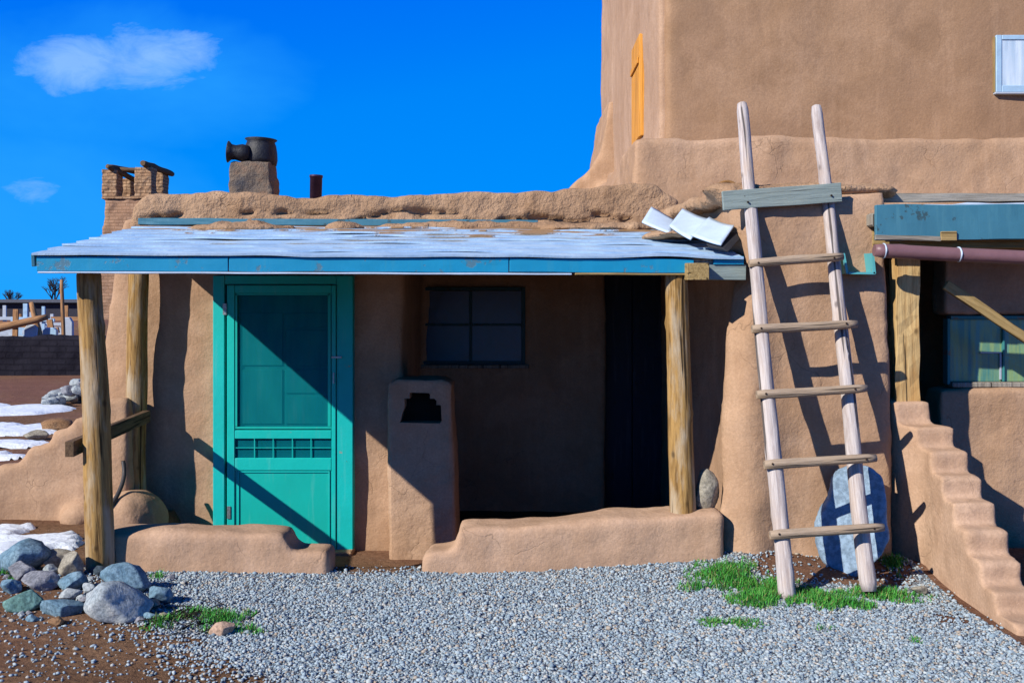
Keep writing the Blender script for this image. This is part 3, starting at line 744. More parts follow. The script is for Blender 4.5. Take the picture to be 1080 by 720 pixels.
# low porch walls
def low_wall(name, prof, y0, y1, label, seed):
    o = adobe(name, [prism(prof, y0, y1)], ADOBE_P, None, .028, 7, .022, 1.9, .005, 8, seed=seed)
    return tag(o, label, 'wall', 'low adobe walls closing the porch front')
low_wall('porch_wall', [(PX(98,5.82), -.35), (PX(98,5.82), PZ(562,5.82)), (PX(300,5.82), PZ(562,5.82)), (PX(306,5.82), PZ(581,5.82)), (PX(347,5.82), PZ(581,5.82)), (PX(347,5.82), -.35)], 5.82, 6.12, 'low rounded adobe wall in front of the teal door, stepped down at its right end', 1)
low_wall('porch_wall', [(PX(444,5.85), -.35), (PX(446,5.85), PZ(585,5.85)), (PX(478,5.85), PZ(583,5.85)), (PX(484,5.85), PZ(558,5.85)), (PX(600,5.85), PZ(552,5.85)), (PX(700,5.85), PZ(545,5.85)), (PX(764,5.85), PZ(540,5.85)), (PX(764,5.85), -.35)], 5.85, 6.17, 'long low adobe wall under the dark half of the porch, stepped at its left end', 2)

# stepped garden wall at far left
DG = 7.40
gw = [(-20,500),(0,492),(18,490),(24,482),(30,473),(52,470),(57,456),(72,452),(78,440),(96,437),(102,420),(135,418)]
o = adobe('garden_wall', [prism([(PX(-160,DG), -.2), (PX(-160,DG), PZ(505,DG))]+[(PX(a,DG), PZ(b,DG)) for a, b in gw]+[(PX(135,DG), -.2)], DG, DG+.30),
                          ellipsoid((PX(88,DG), DG-.05, .02), (.14,.12,.10))], ADOBE, None, .035, 3, .03, 1.6, .008, 7, seed=4)
tag(o, 'stepped tan adobe garden wall running left from the house corner', 'wall')
# hose and yellow rag
def tube(name, pts, r, mat, parent=None, n=8):
    V = []; Fc = []; pts = [Vector(p) for p in pts]
    sm = []
    for i in range(len(pts)-1):
        p0 = pts[max(0, i-1)]; p1 = pts[i]; p2 = pts[i+1]; p3 = pts[min(len(pts)-1, i+2)]
        for k in range(6):
            t = k/6; sm.append(.5*((2*p1)+(-p0+p2)*t+(2*p0-5*p1+4*p2-p3)*t*t+(-p0+3*p1-3*p2+p3)*t**3))
    sm.append(pts[-1])
    for i, p in enumerate(sm):
        d = (sm[min(i+1, len(sm)-1)]-sm[max(i-1, 0)]).normalized(); x = d.orthogonal().normalized()
        if i: x = (px_-d*px_.dot(d)).normalized()
        px_ = x; y = d.cross(x)
        for j in range(n): a = 2*math.pi*j/n; V.append(p+x*r*math.cos(a)+y*r*math.sin(a))
    for i in range(len(sm)-1):
        for j in range(n): Fc.append((i*n+j, i*n+(j+1)%n, (i+1)*n+(j+1)%n, (i+1)*n+j))
    Fc.append(tuple(range(n-1,-1,-1))); Fc.append(tuple((len(sm)-1)*n+j for j in range(n)))
    return link(name, pymesh(V, Fc), mat, parent, True)
tag(tube('hose', [P(130,486,7.34), P(131,500,7.30), P(127,515,7.22), P(119,530,7.12), P(110,540,7.05), (PX(104,6.95), 6.9, .02)], .016, HOSE), 'dark hose curving down beside the back porch post', 'hose')

# bent sheets of metal flashing on the right of the roof
def sheet_metal(corners, bow, label, seed, dark=False):
    a, b, c, d = [Vector(q) for q in corners]; V = []; Fc = []; n = 8
    for i in range(n+1):
        for j in range(n+1):
            u, v = i/n, j/n
            p = a*(1-u)*(1-v)+b*u*(1-v)+c*u*v+d*(1-u)*v
            p.z += bow*(1-u)**2+bow*.5*math.sin(3*u+seed)*v
            V.append(p)
    for i in range(n):
        for j in range(n): q = i*(n+1)+j; Fc.append((q, q+n+1, q+n+2, q+1))
    me = evaluated(pymesh(V, Fc), [('SOLIDIFY', dict(thickness=.009, offset=-1))])
    return tag(link('roofing_sheet', me, SHEET, None, True), label, 'sheet', 'bent white roofing sheets on the porch roof')
def R(px, py, y, lift=0): p = P(px, py, y); return p
sheet_metal([P(677,236,6.75), P(708,246,6.5), P(712,231,6.85), P(687,221,7.0)], .015, 'leftmost small white bent sheet on the porch roof by the parapet', 1)
sheet_metal([P(706,241,6.5), P(728,252,6.2), P(748,229,6.45), P(720,224,6.85)], .02, 'middle curved white sheet on the porch roof', 2)
sheet_metal([P(729,250,6.2), P(760,258,5.95), P(774,237,6.15), P(748,231,6.45)], .015, 'rightmost white sheet on the porch roof with its dark end toward the ladder', 3)
# the broken shingle block under the last sheet
o = link('shingle_stack', chamfer(join([hexa([P(748,262,6.08), P(768,266,5.93), P(781,252,6.12), P(760,250,6.3)], [P(744,257,6.1), P(762,262,5.94), P(777,245,6.16), P(758,243,6.38)])]), .006, 1), TAR, None)
tag(o, 'dark broken stack of shingles under the rightmost white roofing sheet', 'shingles')

# ------------------------------------------------------------------ right-hand house: pier, porch, window
DP = 6.0
rh = thing('adobe_house', (2.6, 6.6, 0), 'right-hand adobe house with blue fascia, gutter and green curtained window, ladder on its wall', 'house')
Xa, Xb = PX(790, DP), PX(943, DP)
top = PZ(193, DP)
adobe('wall', [hexa([(Xa-.02,DP-.05,-.3),(Xb+.0,DP-.05,-.3),(Xb,DP+1.9,-.3),(Xa-.02,DP+1.9,-.3)], [(Xa-.01,DP+.08,top-.05),(Xb-.0,DP+.08,top-.03),(Xb,DP+1.9,top+.05),(Xa-.12,DP+1.9,top-.0)]),
               hexa([(Xa-.09,DP+.2,1.9),(Xa+.2,DP+.2,1.9),(Xa+.2,DP+1.9,1.9),(Xa-.24,DP+1.9,1.9)], [(Xa-.06,DP+.2,top-.08),(Xa+.2,DP+.2,top-.04),(Xa+.2,DP+1.9,top+.02),(Xa-.22,DP+1.9,top-.03)]),
               hexa([(1.20,5.93,-.3),(1.40,5.82,-.3),(1.7,5.98,-.3),(1.6,6.6,-.3)], [(1.33,6.16,1.74),(1.45,6.02,1.74),(1.7,6.1,1.74),(1.6,6.5,1.74)]),
               box(Xb-.1, 5.6, 7.75, 8.1, -.3, 2.4), box(5.3, 5.6, 6.3, 8.1, -.3, 2.4)],
      ADOBE, rh, .04, 6, .03, 1.5, .007, 7)
# adobe rubble ridge on top of the wall
adobe('coping', [ellipsoid((Xa-.02+.16*i, DP+.25+.02*(i % 3), top-.02), (.24, .18, .045)) for i in range(6)]+[ellipsoid((Xa-.06-.02*i, DP+.3+.2*i, top-.05), (.12, .26, .06)) for i in range(9)], ADOBE_R, rh, .025, 6, .018, 5, .010, 14)
# glass-fronted lower wall
DG2 = 6.50
adobe('parapet_wall', [box(PX(990,DG2), 5.4, DG2-.02, DG2+.24, -.3, PZ(409,DG2))], ADOBE, rh, .03, 5, .02, 2)
plank('post', (PX(955,6.14), 6.14, .95), (PX(953,6.14), 6.14, PZ(272,6.14)+.02), .145, .12, LOG_D, rh, up=(1,0,0), seed=3, rough=.022)
plank('fascia_board', P(923,235,5.95), (5.2, 5.95, PZ(235,5.95)+.02), .21, .03, BLUED, rh, seed=21, rough=.012)
plank('fascia_trim', P(923,251,5.93)+Vector((0,0,.004)), (PX(992,5.93), 5.925, PZ(252,5.93)), .03, .012, GREYB, rh, seed=22, rough=.008)
plank('fascia_trim', P(992,249,5.925), (PX(1009,5.925), 5.925, PZ(249,5.925)), .055, .014, BEAM, rh, seed=23, rough=.004)
V_, F_ = hexa([(PX(920,5.97),5.97,2.05),(5.3,5.97,2.05),(5.3,7.9,2.09),(PX(930,5.97),7.9,2.09)], [(PX(920,5.97),5.97,2.13),(5.3,5.97,2.15),(5.3,7.9,2.19),(PX(930,5.97),7.9,2.19)])
o = link('roof', chamfer(join([(V_, F_)]), .01, 1), GREYB, rh)
plank('roof_board', P(921,209,6.35), (5.2, 6.35, PZ(208,6.35)), .055, .05, GREYB, rh, seed=24, rough=.012)
# snow-white roofing showing above the fascia
V = []; Fc = []
for i in range(41):
    x = PX(975,5.96)+(5.2-PX(975,5.96))*i/40
    for j in range(5):
        V.append((x, 5.95+.35*j/4, 2.165+.020*noise.noise(Vector((x*3,j,0)))+.05*(1-j/4)*0+.02*math.sin(i*.3)*0+.012*j*min(1, i/6)))
for i in range(40):
    for j in range(4): q = i*5+j; Fc.append((q, q+5, q+6, q+1))
link('roofing', evaluated(pymesh(V, Fc), [('SOLIDIFY', dict(thickness=.012, offset=1))]), SHEET, rh)
gy = 5.88
gut = log('gutter', (PX(922,gy), gy, PZ(264,gy)), (4.6, gy, PZ(264,gy)-.12), .042, .042, GUTTER, rh, 5, n=20, rough=0.0)
for px in (932, 1011):
    t = (PX(px,gy)-PX(922,gy))/(4.6-PX(922,gy))
    c = Vector((PX(px,gy), gy, PZ(264,gy)-.12*t))
    log('bracket', c+Vector((-.004,0,0)), c+Vector((.004,0,0)), .0455, .0455, SHEET, gut if False else rh, 6, n=20, rough=0)
plank('header_beam', (PX(925,6.0), 6.12, 1.985), (5.2, 6.12, 1.985), .12, .10, BEAM, rh, seed=26)
# window wall
rw = thing('window', (3.6, DG2, PZ(408,DG2)), None, None); rw.parent = rh; rw.location = W[rw]-W[rh]
yg = DG2+.06
gx = lambda p: PX(p, yg); gz = lambda p: PZ(p, yg)
TEALW = paint_mat('teal_window_paint', (.04,.22,.22), (.2,.15,.1), .35)
boxes('frame', [(gx(998), gx(1001), yg-.02, yg+.05, gz(405), gz(336)), (gx(1001)+.002, 4.9, yg-.02, yg+.05, gz(336)-.004, gz(333)), (gx(1057), gx(1059), yg-.012, yg+.04, gz(402), gz(337.5)), (gx(1120), gx(1123), yg-.012, yg+.04, gz(402), gz(337.5))], TEALW, rw, .002)
boxes('sill', [(gx(1001)+.003, 4.9, yg-.05, yg+.08, gz(408), gz(402.5))], GREYB, rw, .006)
boxes('pane', [(gx(1001), gx(1057), yg+.01, yg+.018, gz(402), gz(337))], GLASSG, rw, 0)
boxes('pane', [(gx(1059), gx(1120), yg+.01, yg+.018, gz(402), gz(337))], GLASSG, rw, 0)
boxes('pane', [(gx(1123), 4.8, yg+.01, yg+.018, gz(402), gz(337))], GLASSG, rw, 0)
boxes('inner_trim', [(gx(1034), gx(1056), yg-.004, yg+.008, gz(372.5), gz(371)), (gx(1054.4), gx(1056), yg-.004, yg+.008, gz(400), gz(372.7))], WHITEP, rw, 0)
adobe('window_lintel', [box(gx(996), 5.3, yg-.02, yg+.2, gz(333), 2.02)], ADOBE, rh, .03, 2, .015, 3)
# canale spout
sx0, sx1 = PX(889,5.95), PX(924,5.95); zz0, zz1 = PZ(289,5.95), PZ(267,5.95)
sp = join([hexa([(sx0+.03,5.95,zz0),(sx1-.005,5.95,zz0-.002),(sx1-.02,6.5,zz0+.02),(sx0+.04,6.5,zz0+.02)], [(sx0+.03,5.95,zz0+.012),(sx1-.005,5.95,zz0+.012),(sx1-.02,6.5,zz0+.035),(sx0+.04,6.5,zz0+.035)]),
           hexa([(sx0+.02,5.95,zz0+.002),(sx0+.035,5.95,zz0+.002),(sx0+.045,6.5,zz0+.02),(sx0+.035,6.5,zz0+.02)], [(sx0,5.95,zz1),(sx0+.012,5.95,zz1),(sx0+.03,6.5,zz1+.02),(sx0+.015,6.5,zz1+.02)]),
           hexa([(sx1-.015,5.95,zz0+.002),(sx1,5.95,zz0+.002),(sx1-.01,6.5,zz0+.02),(sx1-.025,6.5,zz0+.02)], [(sx1-.025,5.95,zz1),(sx1-.012,5.95,zz1),(sx1-.025,6.5,zz1+.02),(sx1-.04,6.5,zz1+.02)])])
link('drain_spout', sp, SPOUT, rh)

# board standing in for a diagonal strip of sunlight on the wall
log_b = plank('light_strip_board', P(997,300,6.09), P(1110,375,6.09), .06, .03, BEAM, None, up=(0,0,1), seed=31, rough=.006)
tag(log_b, 'diagonal board standing in for a strip of sunlight in front of the green window', 'board')

# ------------------------------------------------------------------ upper storey building
ub = thing('adobe_building', (4, 9.5, 0), 'tall brown plastered adobe building rising behind the ladder', 'building')
D2, D3 = 8.0, 8.8
xc = PX(702, D3)
# storey wall: window openings are shallow reveals
adobe('wall', [hexa([(xc,D3,2.2),(7.0,D3,2.2),(7.0,14.4,2.2),(xc,14.4,2.2)], [(xc-.02,D3+.02,6.9),(7.0,D3+.02,6.9),(7.0,14.4,6.9),(xc-.02,14.4,6.9)]),
               box(xc+.2, 7.0, D3+.2, 14.2, -.3, 2.4)], ADOBE_B, ub, .06, 5, .03, .9, .006, 5)
adobe('lit_side_slab', [hexa([(xc-.045,D3+.07,2.3),(xc+.2,D3+.07,2.3),(xc+.2,14.5,2.3),(xc-.045,14.5,2.3)], [(xc-.065,D3+.09,6.9),(xc+.2,D3+.09,6.9),(xc+.2,14.5,6.9),(xc-.065,14.5,6.9)])], ADOBE_P, ub, .06, 2, .02, .9, .006, 5)  # thin slab that puts the left face's pinker lighting into its colour
# ledge with the stepped back side
adobe('ledge', [hexa([(PX(668,D2),D2,1.9),(7.0,D2,1.9),(7.0,D3+.3,1.9),(PX(668,D2),D3+.3,1.9)], [(PX(670,D2),D2+.04,2.96),(7.0,D2+.04,2.94),(7.0,D3+.3,2.94),(PX(670,D2),D3+.3,2.96)]),
                prism_x([(D3, 1.9), (13.6, 1.9), (13.9, 2.4), (13.6, 2.95), (13.0, 3.15), (12.0, 3.55), (11.0, 3.30), (10.2, 3.0), (9.4, 2.97), (D3, 2.96)], .72, 1.35) if False else
                hexa([(.98,D3,1.9),(1.5,D3,1.9),(1.5,14.2,1.9),(.78,14.2,1.9)], [(1.02,D3,2.94),(1.5,D3,2.94),(1.5,14.2,3.30),(1.16,14.2,3.25)]),
                prism([(.68,1.9),(.70,3.10),(.80,3.20),(1.02,3.38),(1.13,3.56),(1.20,3.9),(1.24,4.3),(1.5,4.3),(1.5,1.9)], 12.9, 14.7)],
      ADOBE_P if False else ADOBE, ub, .045, 5, .03, 1.6, .012, 6)
# window on the right of the front
uw = thing('window', (4.5, D3, 3.45), None, None); uw.parent = ub; uw.location = W[uw]-W[ub]
yq = D3-.03
ux = lambda p: PX(p, D3); uz = lambda p: PZ(p, D3)
boxes('frame', [(ux(1049), ux(1055), yq, D3+.1, uz(98), uz(38)), (ux(1100), ux(1106), yq, D3+.1, uz(98), uz(38)), (ux(1055.2), ux(1099.8), yq, D3+.1, uz(43), uz(38)), (ux(1055.2), ux(1099.8), yq, D3+.1, uz(98), uz(91))], BLUEP, uw, .004)
boxes('pane', [(ux(1055), ux(1100), D3-.02, D3-.01, uz(91), uz(43))], GLASSW, uw, 0)
boxes('sill', [(ux(1047), ux(1108), yq-.02, D3+.06, uz(100.5), uz(98.3))], WHITEP, uw, .004)
boxes('side_trim', [(ux(1046.5), ux(1048.6), yq+.01, D3+.06, uz(98), uz(40))], BEAM, uw, 0)
# tall narrow opening with orange wood on the left side
ow = thing('side_window', (xc, 10.9, 2.95), None, None); ow.parent = ub; ow.location = W[ow]-W[ub]
def sy(px): return xc*F/(px-540)
xw = xc-.085; y1, y0 = xw*F/126.0, xw*F/134.5; ym = (y0+y1)/2
boxes('shutter', [(xw, xc+.12, y0+.03, y1, PZ(150, ym), PZ(53, y1))], ORANGE, ow, .01)
boxes('rail', [(xw-.018, xw-.001, y0+.05, y1-.03, PZ(71, ym)-.03, PZ(71, ym)+.03)], ORANGE, ow, .003)
boxes('jamb', [(xw+.006, xc+.1, y0-.05, y0+.028, PZ(150, ym), PZ(53, y1)-.03)], ORANGE, ow, .006)
# small drain hole in the ledge: dark tan recess lined with a half pipe
vc = P(767, 203, D2-.02)
lathe('drain_hole', [(.125,0),(.125,.05),(.105,.052),(.10,.0),(.095,-.16),(.0,-.16)], vc+Vector((0,.055,-.03)), (0,-1,0), plain('hole_clay', (.30,.15,.05), .95), ub, wob=.08)

# ------------------------------------------------------------------ stepped wall at right
Xs = 2.42
prof = [(6.20, -.3), (6.20, 1.01), (6.02, 1.02)]
steps = [(5.92, .95), (5.76, .83), (5.60, .70), (5.44, .575), (5.27, .45), (5.10, .33), (4.93, .22), (4.74, .12), (4.5, .03)]
z_prev = 1.02; yprev = 6.02
prof = [(6.22, -.35), (6.22, 1.01)]
ys_ = [6.22, 6.03, 5.88, 5.73, 5.58, 5.43, 5.28, 5.13, 4.97, 4.74]
zs_ = [1.00, .865, .74, .615, .495, .375, .255, .14, .04]
for i, z in enumerate(zs_):
    prof.append((ys_[i], z+.0)) if i else prof.append((ys_[0], z+.01))
    prof.append((ys_[i+1]-.0, z-.005))
prof.append((ys_[-1], -.35))
prof = prof[:1]+prof[2:]
o = adobe('stepped_wall', [prism_x(prof, Xs-.01, Xs+.215)], ADOBE_P, None, .018, 4, .012, 1.8, .004, 9, warp=lambda v: Vector((v.x-.11*sstep(5.80,6.12,v.y), v.y, v.z)))
tag(o, 'stepped pinkish adobe wall descending toward the viewer at the right edge', 'wall')

# ------------------------------------------------------------------ ladder
def yl_(z): return 5.30+.345*z
lad = thing('ladder', (1.65, 5.3, 0), 'weathered pole ladder with five rungs and a grey plank, leaning on the adobe wall', 'ladder')
def onl(px, py, off=0):                  # a point of the ladder plane at that pixel
    k = (330-py)/F; D = (5.30+.345*HC)/(1-.345*k)+off
    return P(px, py, D)
log('rail', onl(831,636), onl(782,110), .046, .036, GREYWOOD, lad, 21, n=24, bend=.02, rough=.09)
log('rail', onl(921,627)+Vector((0,.06,0)), onl(862,112), .046, .034, GREYWOOD, lad, 24, n=24, bend=.02, rough=.09)
for i, (a, b, c, d) in enumerate(((790,278,889,271), (793,347,904,341), (798,416,914,409), (806,490,924,483), (812,564,932,556))):
    log('rung', onl(a,b,-.055), onl(c,d,-.055), .027, .025, RUNG, lad, 60+i, n=16, rough=.08)
plank('plank', onl(762,212,-.062), onl(887,203,-.062), .115, .028, PLANKG, lad, up=(0,0,1), seed=41)

NAIL = plain('rusty_nail', (.05,.03,.02), .5, .4)
for px, py in ((785,207),(789,213),(872,199),(877,206),(800,277),(880,272),(803,346),(893,341),(808,415),(902,410),(815,489),(914,484),(822,563),(922,557)):
    c = onl(px, py, -.082 if py > 220 else -.079); log('nail', c+Vector((0,.012,0)), c+Vector((0,-.004,0)), .006, .006, NAIL, lad, 5, n=8, rough=0)
# slab of stone leaning on the wall
out = [(863,575),(861,555),(866,540),(875,525),(880,505),(886,496),(900,491),(918,492),(932,503),(936,520),(937,545),(939,570),(930,588),(912,602),(896,617),(884,608),(868,592)]
def slab_pt(px, py, dy=0):
    a, b, c = 5.63+.6*2.05, .30, -.6
    D = (a+b*HC)/(1-b*(330-py)/F-c*(px-540)/F); p = P(px, py, D); p.y += dy; return p
V = [slab_pt(a, b) for a, b in out]+[slab_pt(a, b, .07)+Vector((0,0,.0)) for a, b in out]; n = len(out)
me = pymesh(V, [tuple(range(n-1, -1, -1)), tuple(range(n, 2*n))]+[(i, (i+1)%n, (i+1)%n+n, i+n) for i in range(n)])
fix_normals(me)
me = evaluated(me, [('BEVEL', dict(width=.012, segments=2, limit_method='ANGLE')), ('REMESH', dict(mode='VOXEL', voxel_size=.012))])
displace(me, .008, 6, .003, 25)
tag(link('stone_slab', me, ST['slab'], None, True), 'large blue-grey flat stone slab leaning on the wall behind the ladder', 'stone slab')
# small boulder sitting on the low wall by the third post
rock('boulder', P(745,538,6.02)+Vector((0,0,-.02)), (.165,.15,.275), ST['tan'], 'pointed grey and tan stone standing on the low wall beside the right porch post', 77, None, 0, 'stone', 6)
rock('stone', Vector((2.22, 5.42, .0)), (.09,.06,.05), ST['tan'], 'small pale stone in the grass at the foot of the stepped wall', 78, None)

# ------------------------------------------------------------------ rock pile
RK = [
 (16, 612, 54, 34, 'blue', 'large dark blue-grey boulder at the left edge behind the rock pile'),
 (56, 607, 38, 21, 'tan', 'rounded beige stone at the back of the pile beside the snow'),
 (73, 617, 25, 24, 'tan', 'upright tan stone leaning at the foot of the front post'),
 (50, 617, 18, 12, 'white', 'small pale stone between the two beige ones'),
 (20, 624, 30, 19, 'purple', 'purple-grey stone in front of the large dark boulder'),
 (38, 635, 38, 19, 'purple', 'flat purplish stone in the middle of the pile'),
 (71, 634, 30, 19, 'blue', 'flat blue stone left of the big pale boulder'),
 (8, 638, 22, 15, 'blue', 'small blue stone at the left edge above the green one'),
 (21, 652, 40, 20, 'green', 'flat green stone at the front left of the pile'),
 (71, 642, 22, 12, 'white', 'small bluish white stone above the teal-blue one'),
 (62, 656, 44, 17, 'blue', 'long teal-blue stone at the front of the pile'),
 (93, 635, 14, 10, 'white', 'tiny white stone left of the two big pale boulders'),
 (127, 634, 52, 29, 'blue', 'big bluish boulder behind the palest one'),
 (116, 662, 66, 41, 'white', 'biggest and palest boulder at the front of the pile'),
 (166, 643, 26, 20, 'blue', 'blue-grey stone at the right end of the pile'),
 (159, 647, 18, 11, 'pink', 'small pinkish stone at the right end of the pile'),
 (57, 665, 16, 9, 'brown', 'small rusty brown stone in front of the teal-blue one'),
 (232, 673, 26, 14, 'pink', 'lone pink stone in the grass right of the rock pile'),
 (101, 614, 20, 9, 'dark', 'dark stone in the shade between post and low wall'),
 (159, 659, 22, 9, 'blue', 'small flat blue stone before the right end of the pile'),
]
for i, (cx, by, w, h, m, lab) in enumerate(RK):
    x, D = gp(cx, by); D = min(D, 5.68) if cx > 80 and by < 620 else D
    s = D/F; x = (cx-540)*s
    lift = .015 if by < 645 else 0
    dep = min(w, h*1.6)*s*1.0
    rock('stone', (x, D+dep*.35, gh(x, D)-.18*h*s), (w*s*1.06, dep, h*s*1.18), ST[m], lab, 200+i, rot=random.Random(i).uniform(-.12,.12))
k = 0
for j in range(26):                     # loose cobbles around and under the pile
    rr = random.Random(500+j); cx = rr.uniform(5, 182); by = rr.uniform(612, 662); x, D = gp(cx, by); w = rr.uniform(.03,.07)
    rock('cobble', (x, D, gh(x, D)-w*.2), (w, w*.8, w*.65), ST[rr.choice(['blue','white','tan','purple','brown'])], 'small cobble wedged among the bigger stones of the rock pile', 600+j, 'small cobbles filling the rock pile')

# heap of pale rubble and snow-dusted stones far behind the front post
rp = None
k = 0
labs = ['leftmost small pale stone of the heap behind the front post']
for j in range(46):
    rr = random.Random(900+j)
    t = rr.random(); D = 17.2+rr.uniform(-.6,.6); px = 44+rr.random()*78; hgt = max(0, 1-abs(px-100)/(56 if px < 100 else 24))
    z = rr.uniform(0, .42*hgt); w = rr.uniform(.12,.30)
    p = Vector((PX(px, D), D, z+gh(PX(px,D), D)))
    rock('stone', p, (w, w*.9, w*.7), ST['white' if rr.random() < .75 else 'purple'], 'pale stone of the small heap beyond the garden wall behind the front post', 900+j, 'stones heaped beyond the garden wall', 0, 'stone', 6)
rock('stone', Vector((PX(38,12.0), 12.0, gh(PX(38,12.0),12.0)-.02)), (.30,.25,.14), ST['tan'], 'brown stone lying in the snow beyond the garden wall', 951, None)
rock('stone', Vector((PX(62,13.0), 13.0, gh(PX(62,13.0),13.0)-.05)), (.42,.35,.22), ST['brown'], 'larger rusty rock in the dirt beyond the garden wall near the front post', 953, None)

# ------------------------------------------------------------------ background: cemetery, ruined bell tower
DC = 24.7
me = join([box(PX(-700,DC), PX(215,DC), DC, DC+.45, -.4, .95)])
me = evaluated(me, [('REMESH', dict(mode='VOXEL', voxel_size=.09)), ('SMOOTH', dict(iterations=2))]); displace(me, .06, 1.0, .03, 4)
tag(link('cemetery_wall', me, DARKB, None, True), 'long dark brick wall in front of the graveyard crosses', 'wall')

tw = thing('bell_tower', (PX(134,60), 61.5, 0), 'ruined adobe brick bell tower with open belfry beyond the house', 'tower')
def T(px): return PX(px, 60)
def TZ(py): return PZ(py, 60)
x0, x1 = T(108.5), T(158.5); y0, y1 = 60, 63
me = merged([hexa([(T(101),59.4,-.5),(x1+.5,59.4,-.5),(x1+.5,63.5,-.5),(T(101),63.5,-.5)], [(x0+.12,60.05,TZ(208)),(x1-.05,60.05,TZ(208)),(x1-.05,63,TZ(208)),(x0+.12,63,TZ(208))])])
me = evaluated(me, [('REMESH', dict(mode='VOXEL', voxel_size=.14)), ('SMOOTH', dict(iterations=2))]); displace(me, .12, .8, .05, 3)
link('wall', me, TOWERW, tw, True)
def pillar(xa, xb, ya, yb_, zt, s, zb_=None):
    me = merged([box(xa, xb, ya, yb_, zb_ or TZ(209), zt)])
    me = evaluated(me, [('REMESH', dict(mode='VOXEL', voxel_size=.08)), ('SMOOTH', dict(iterations=1))]); displace(me, .06, 1.5, .04, 4, s)
    link('pillar', me, TOWERB, tw, False)
pillar(x0-.08, T(123), 60, 60.9, TZ(178), 1)
pillar(T(141.5), x1+.05, 60, 60.9, TZ(176), 2)
pillar(x0+.0, T(122)+.1, 62.2, 63, TZ(183), 3)
pillar(T(143), x1+.05, 62.1, 63.05, TZ(176), 4)
me = merged([box(x0-.12, x1+.1, 59.93, 63.1, TZ(210), TZ(207))]); me = evaluated(me, [('REMESH', dict(mode='VOXEL', voxel_size=.08))]); displace(me, .04, 2)
link('cornice', me, TOWERB, tw)
log('beam', (T(115),59.9,TZ(176)), (T(138),63.2,TZ(176)), .16, .16, RAILW, tw, 71, n=10, step=.3)
log('beam', (T(115),59.7,TZ(176)), (T(135),61.8,TZ(188)), .16, .16, RAILW, tw, 72, n=10, step=.3)
log('beam', (T(120),60.6,TZ(177)), (T(146),60.6,TZ(178)), .13, .13, RAILW, tw, 73, n=10, step=.3)
log('beam', (T(153),59.6,TZ(173)), (T(163),63.2,TZ(176)), .20, .18, RAILW, tw, 74, n=10, step=.3)
# low ruined wall at the tower foot
me = merged([box(T(98), T(220), 57, 57.8, -.4, 1.3)]); me = evaluated(me, [('REMESH', dict(mode='VOXEL', voxel_size=.15)), ('SMOOTH', dict(iterations=2))]); displace(me, .15, .7, .05, 3)
tag(link('ruined_wall', me, TOWERW, None, True), 'low eroded adobe wall at the foot of the bell tower', 'wall')

def cross(px, ytop, D, mat, w, label, arm=.45, tilt=0, ybase=358, th=.07):
    base = Vector((PX(px, D), D, 0)); zt = PZ(ytop, D)
    t = thing('grave_cross', base, label, 'cross', 'crosses in the graveyard')
    tp = base+Vector((math.sin(tilt)*zt, 0, math.cos(tilt)*zt))
    plank('upright', base-Vector((0,0,.1)), tp, w, th, mat, t, up=(1,0,0), seed=int(px))
    c = base.lerp(tp, .74); ax = Vector((math.cos(tilt), 0, -math.sin(tilt)))
    plank('arm', c-ax*arm+Vector((0,-th,0)), c+ax*arm+Vector((0,-th,0)), w, th, mat, t, up=(0,0,1), seed=int(px)+1)
cross(15, 326, 27.5, CROSSW, .14, 'thick brown wooden cross at the left edge above the brick wall', .55, .03)
cross(27, 320, 30, BLUEP, .13, 'tall pale blue cross standing just behind the thick brown one', .4)
cross(46, 323, 33, BLUEP, .10, 'thin pale blue cross right of the leaning timber', .4)
cross(5, 322, 36, WHITEP, .12, 'white cross at the extreme left of the graveyard', .5)
cross(61, 336, 29, CROSSW, .16, 'short brown cross beside the front porch post', .25, -.18)
cross(38, 338, 29, WHITEP, .13, 'short white cross below the leaning timber', .35)
cross(10, 344, 28, WHITEP, .12, 'lowest white cross at left behind the timber', .4, .05)
cross(55, 331, 38, WHITEP, .12, 'white cross in the far row between the blue one and the porch post', .5)
cross(21, 331, 40, CROSSW, .14, 'far brown cross between the brown and blue ones', .5)
cross(70, 322, 35, CROSSW, .14, 'brown cross touching the left side of the front porch post', .5)
cross(33, 329, 44, WHITEP, .13, 'small far white cross under the dark hedge', .6)
def timber(a, b, r, label, seed):
    o = log('timber', a, b, r, r*.85, CROSSW, None, seed, n=12, step=.3); tag(o, label, 'timber', 'loose timbers over the graveyard wall')
timber(P(47,375,27), P(33,319,27.3), .085, 'leaning orange-brown timber propped among the crosses', 1)
timber(P(-14,349,26.6), P(50,334,26.9), .11, 'long horizontal brown timber lying across the crosses', 2)
timber(P(68,385,28), P(65,295,28.2), .06, 'tall thin pointed pole beside the front porch post', 3)
for i, (px, py, D, w, h, m, lab) in enumerate(((4,346,29,.45,.35,WHITEP,'white gravestone at the left edge behind the wall'), (32,350,27,.35,.4,WHITEP,'squat white gravestone left of the leaning timber'), (52,351,28,.4,.3,BLUEP,'pale blue gravestone between timber and short brown cross'),
      (70,345,30,.35,.6,WHITEP,'tall white gravestone against the porch post'), (22,350,31,.3,.45,BLUEP,'pale blue gravestone below the thick brown cross'), (42,347,36,.5,.45,WHITEP,'wide white gravestone in the middle of the graveyard'), (12,352,33,.6,.35,BLUEP,'low blue gravestone beside the thick cross'), (60,351,34,.4,.4,WHITEP,'low white gravestone near the porch post'))):
    x = PX(px, D); z = PZ(py, D)-h*.5
    me = chamfer(join([prism([(x-w/2,-.2),(x+w/2,-.2),(x+w/2,z+h*.75),(x+w*.25,z+h),(x-w*.25,z+h),(x-w/2,z+h*.75)], D, D+.14)]), .02, 2)
    tag(link('gravestone', me, m, None), lab, 'gravestone', 'gravestones behind the brick wall')
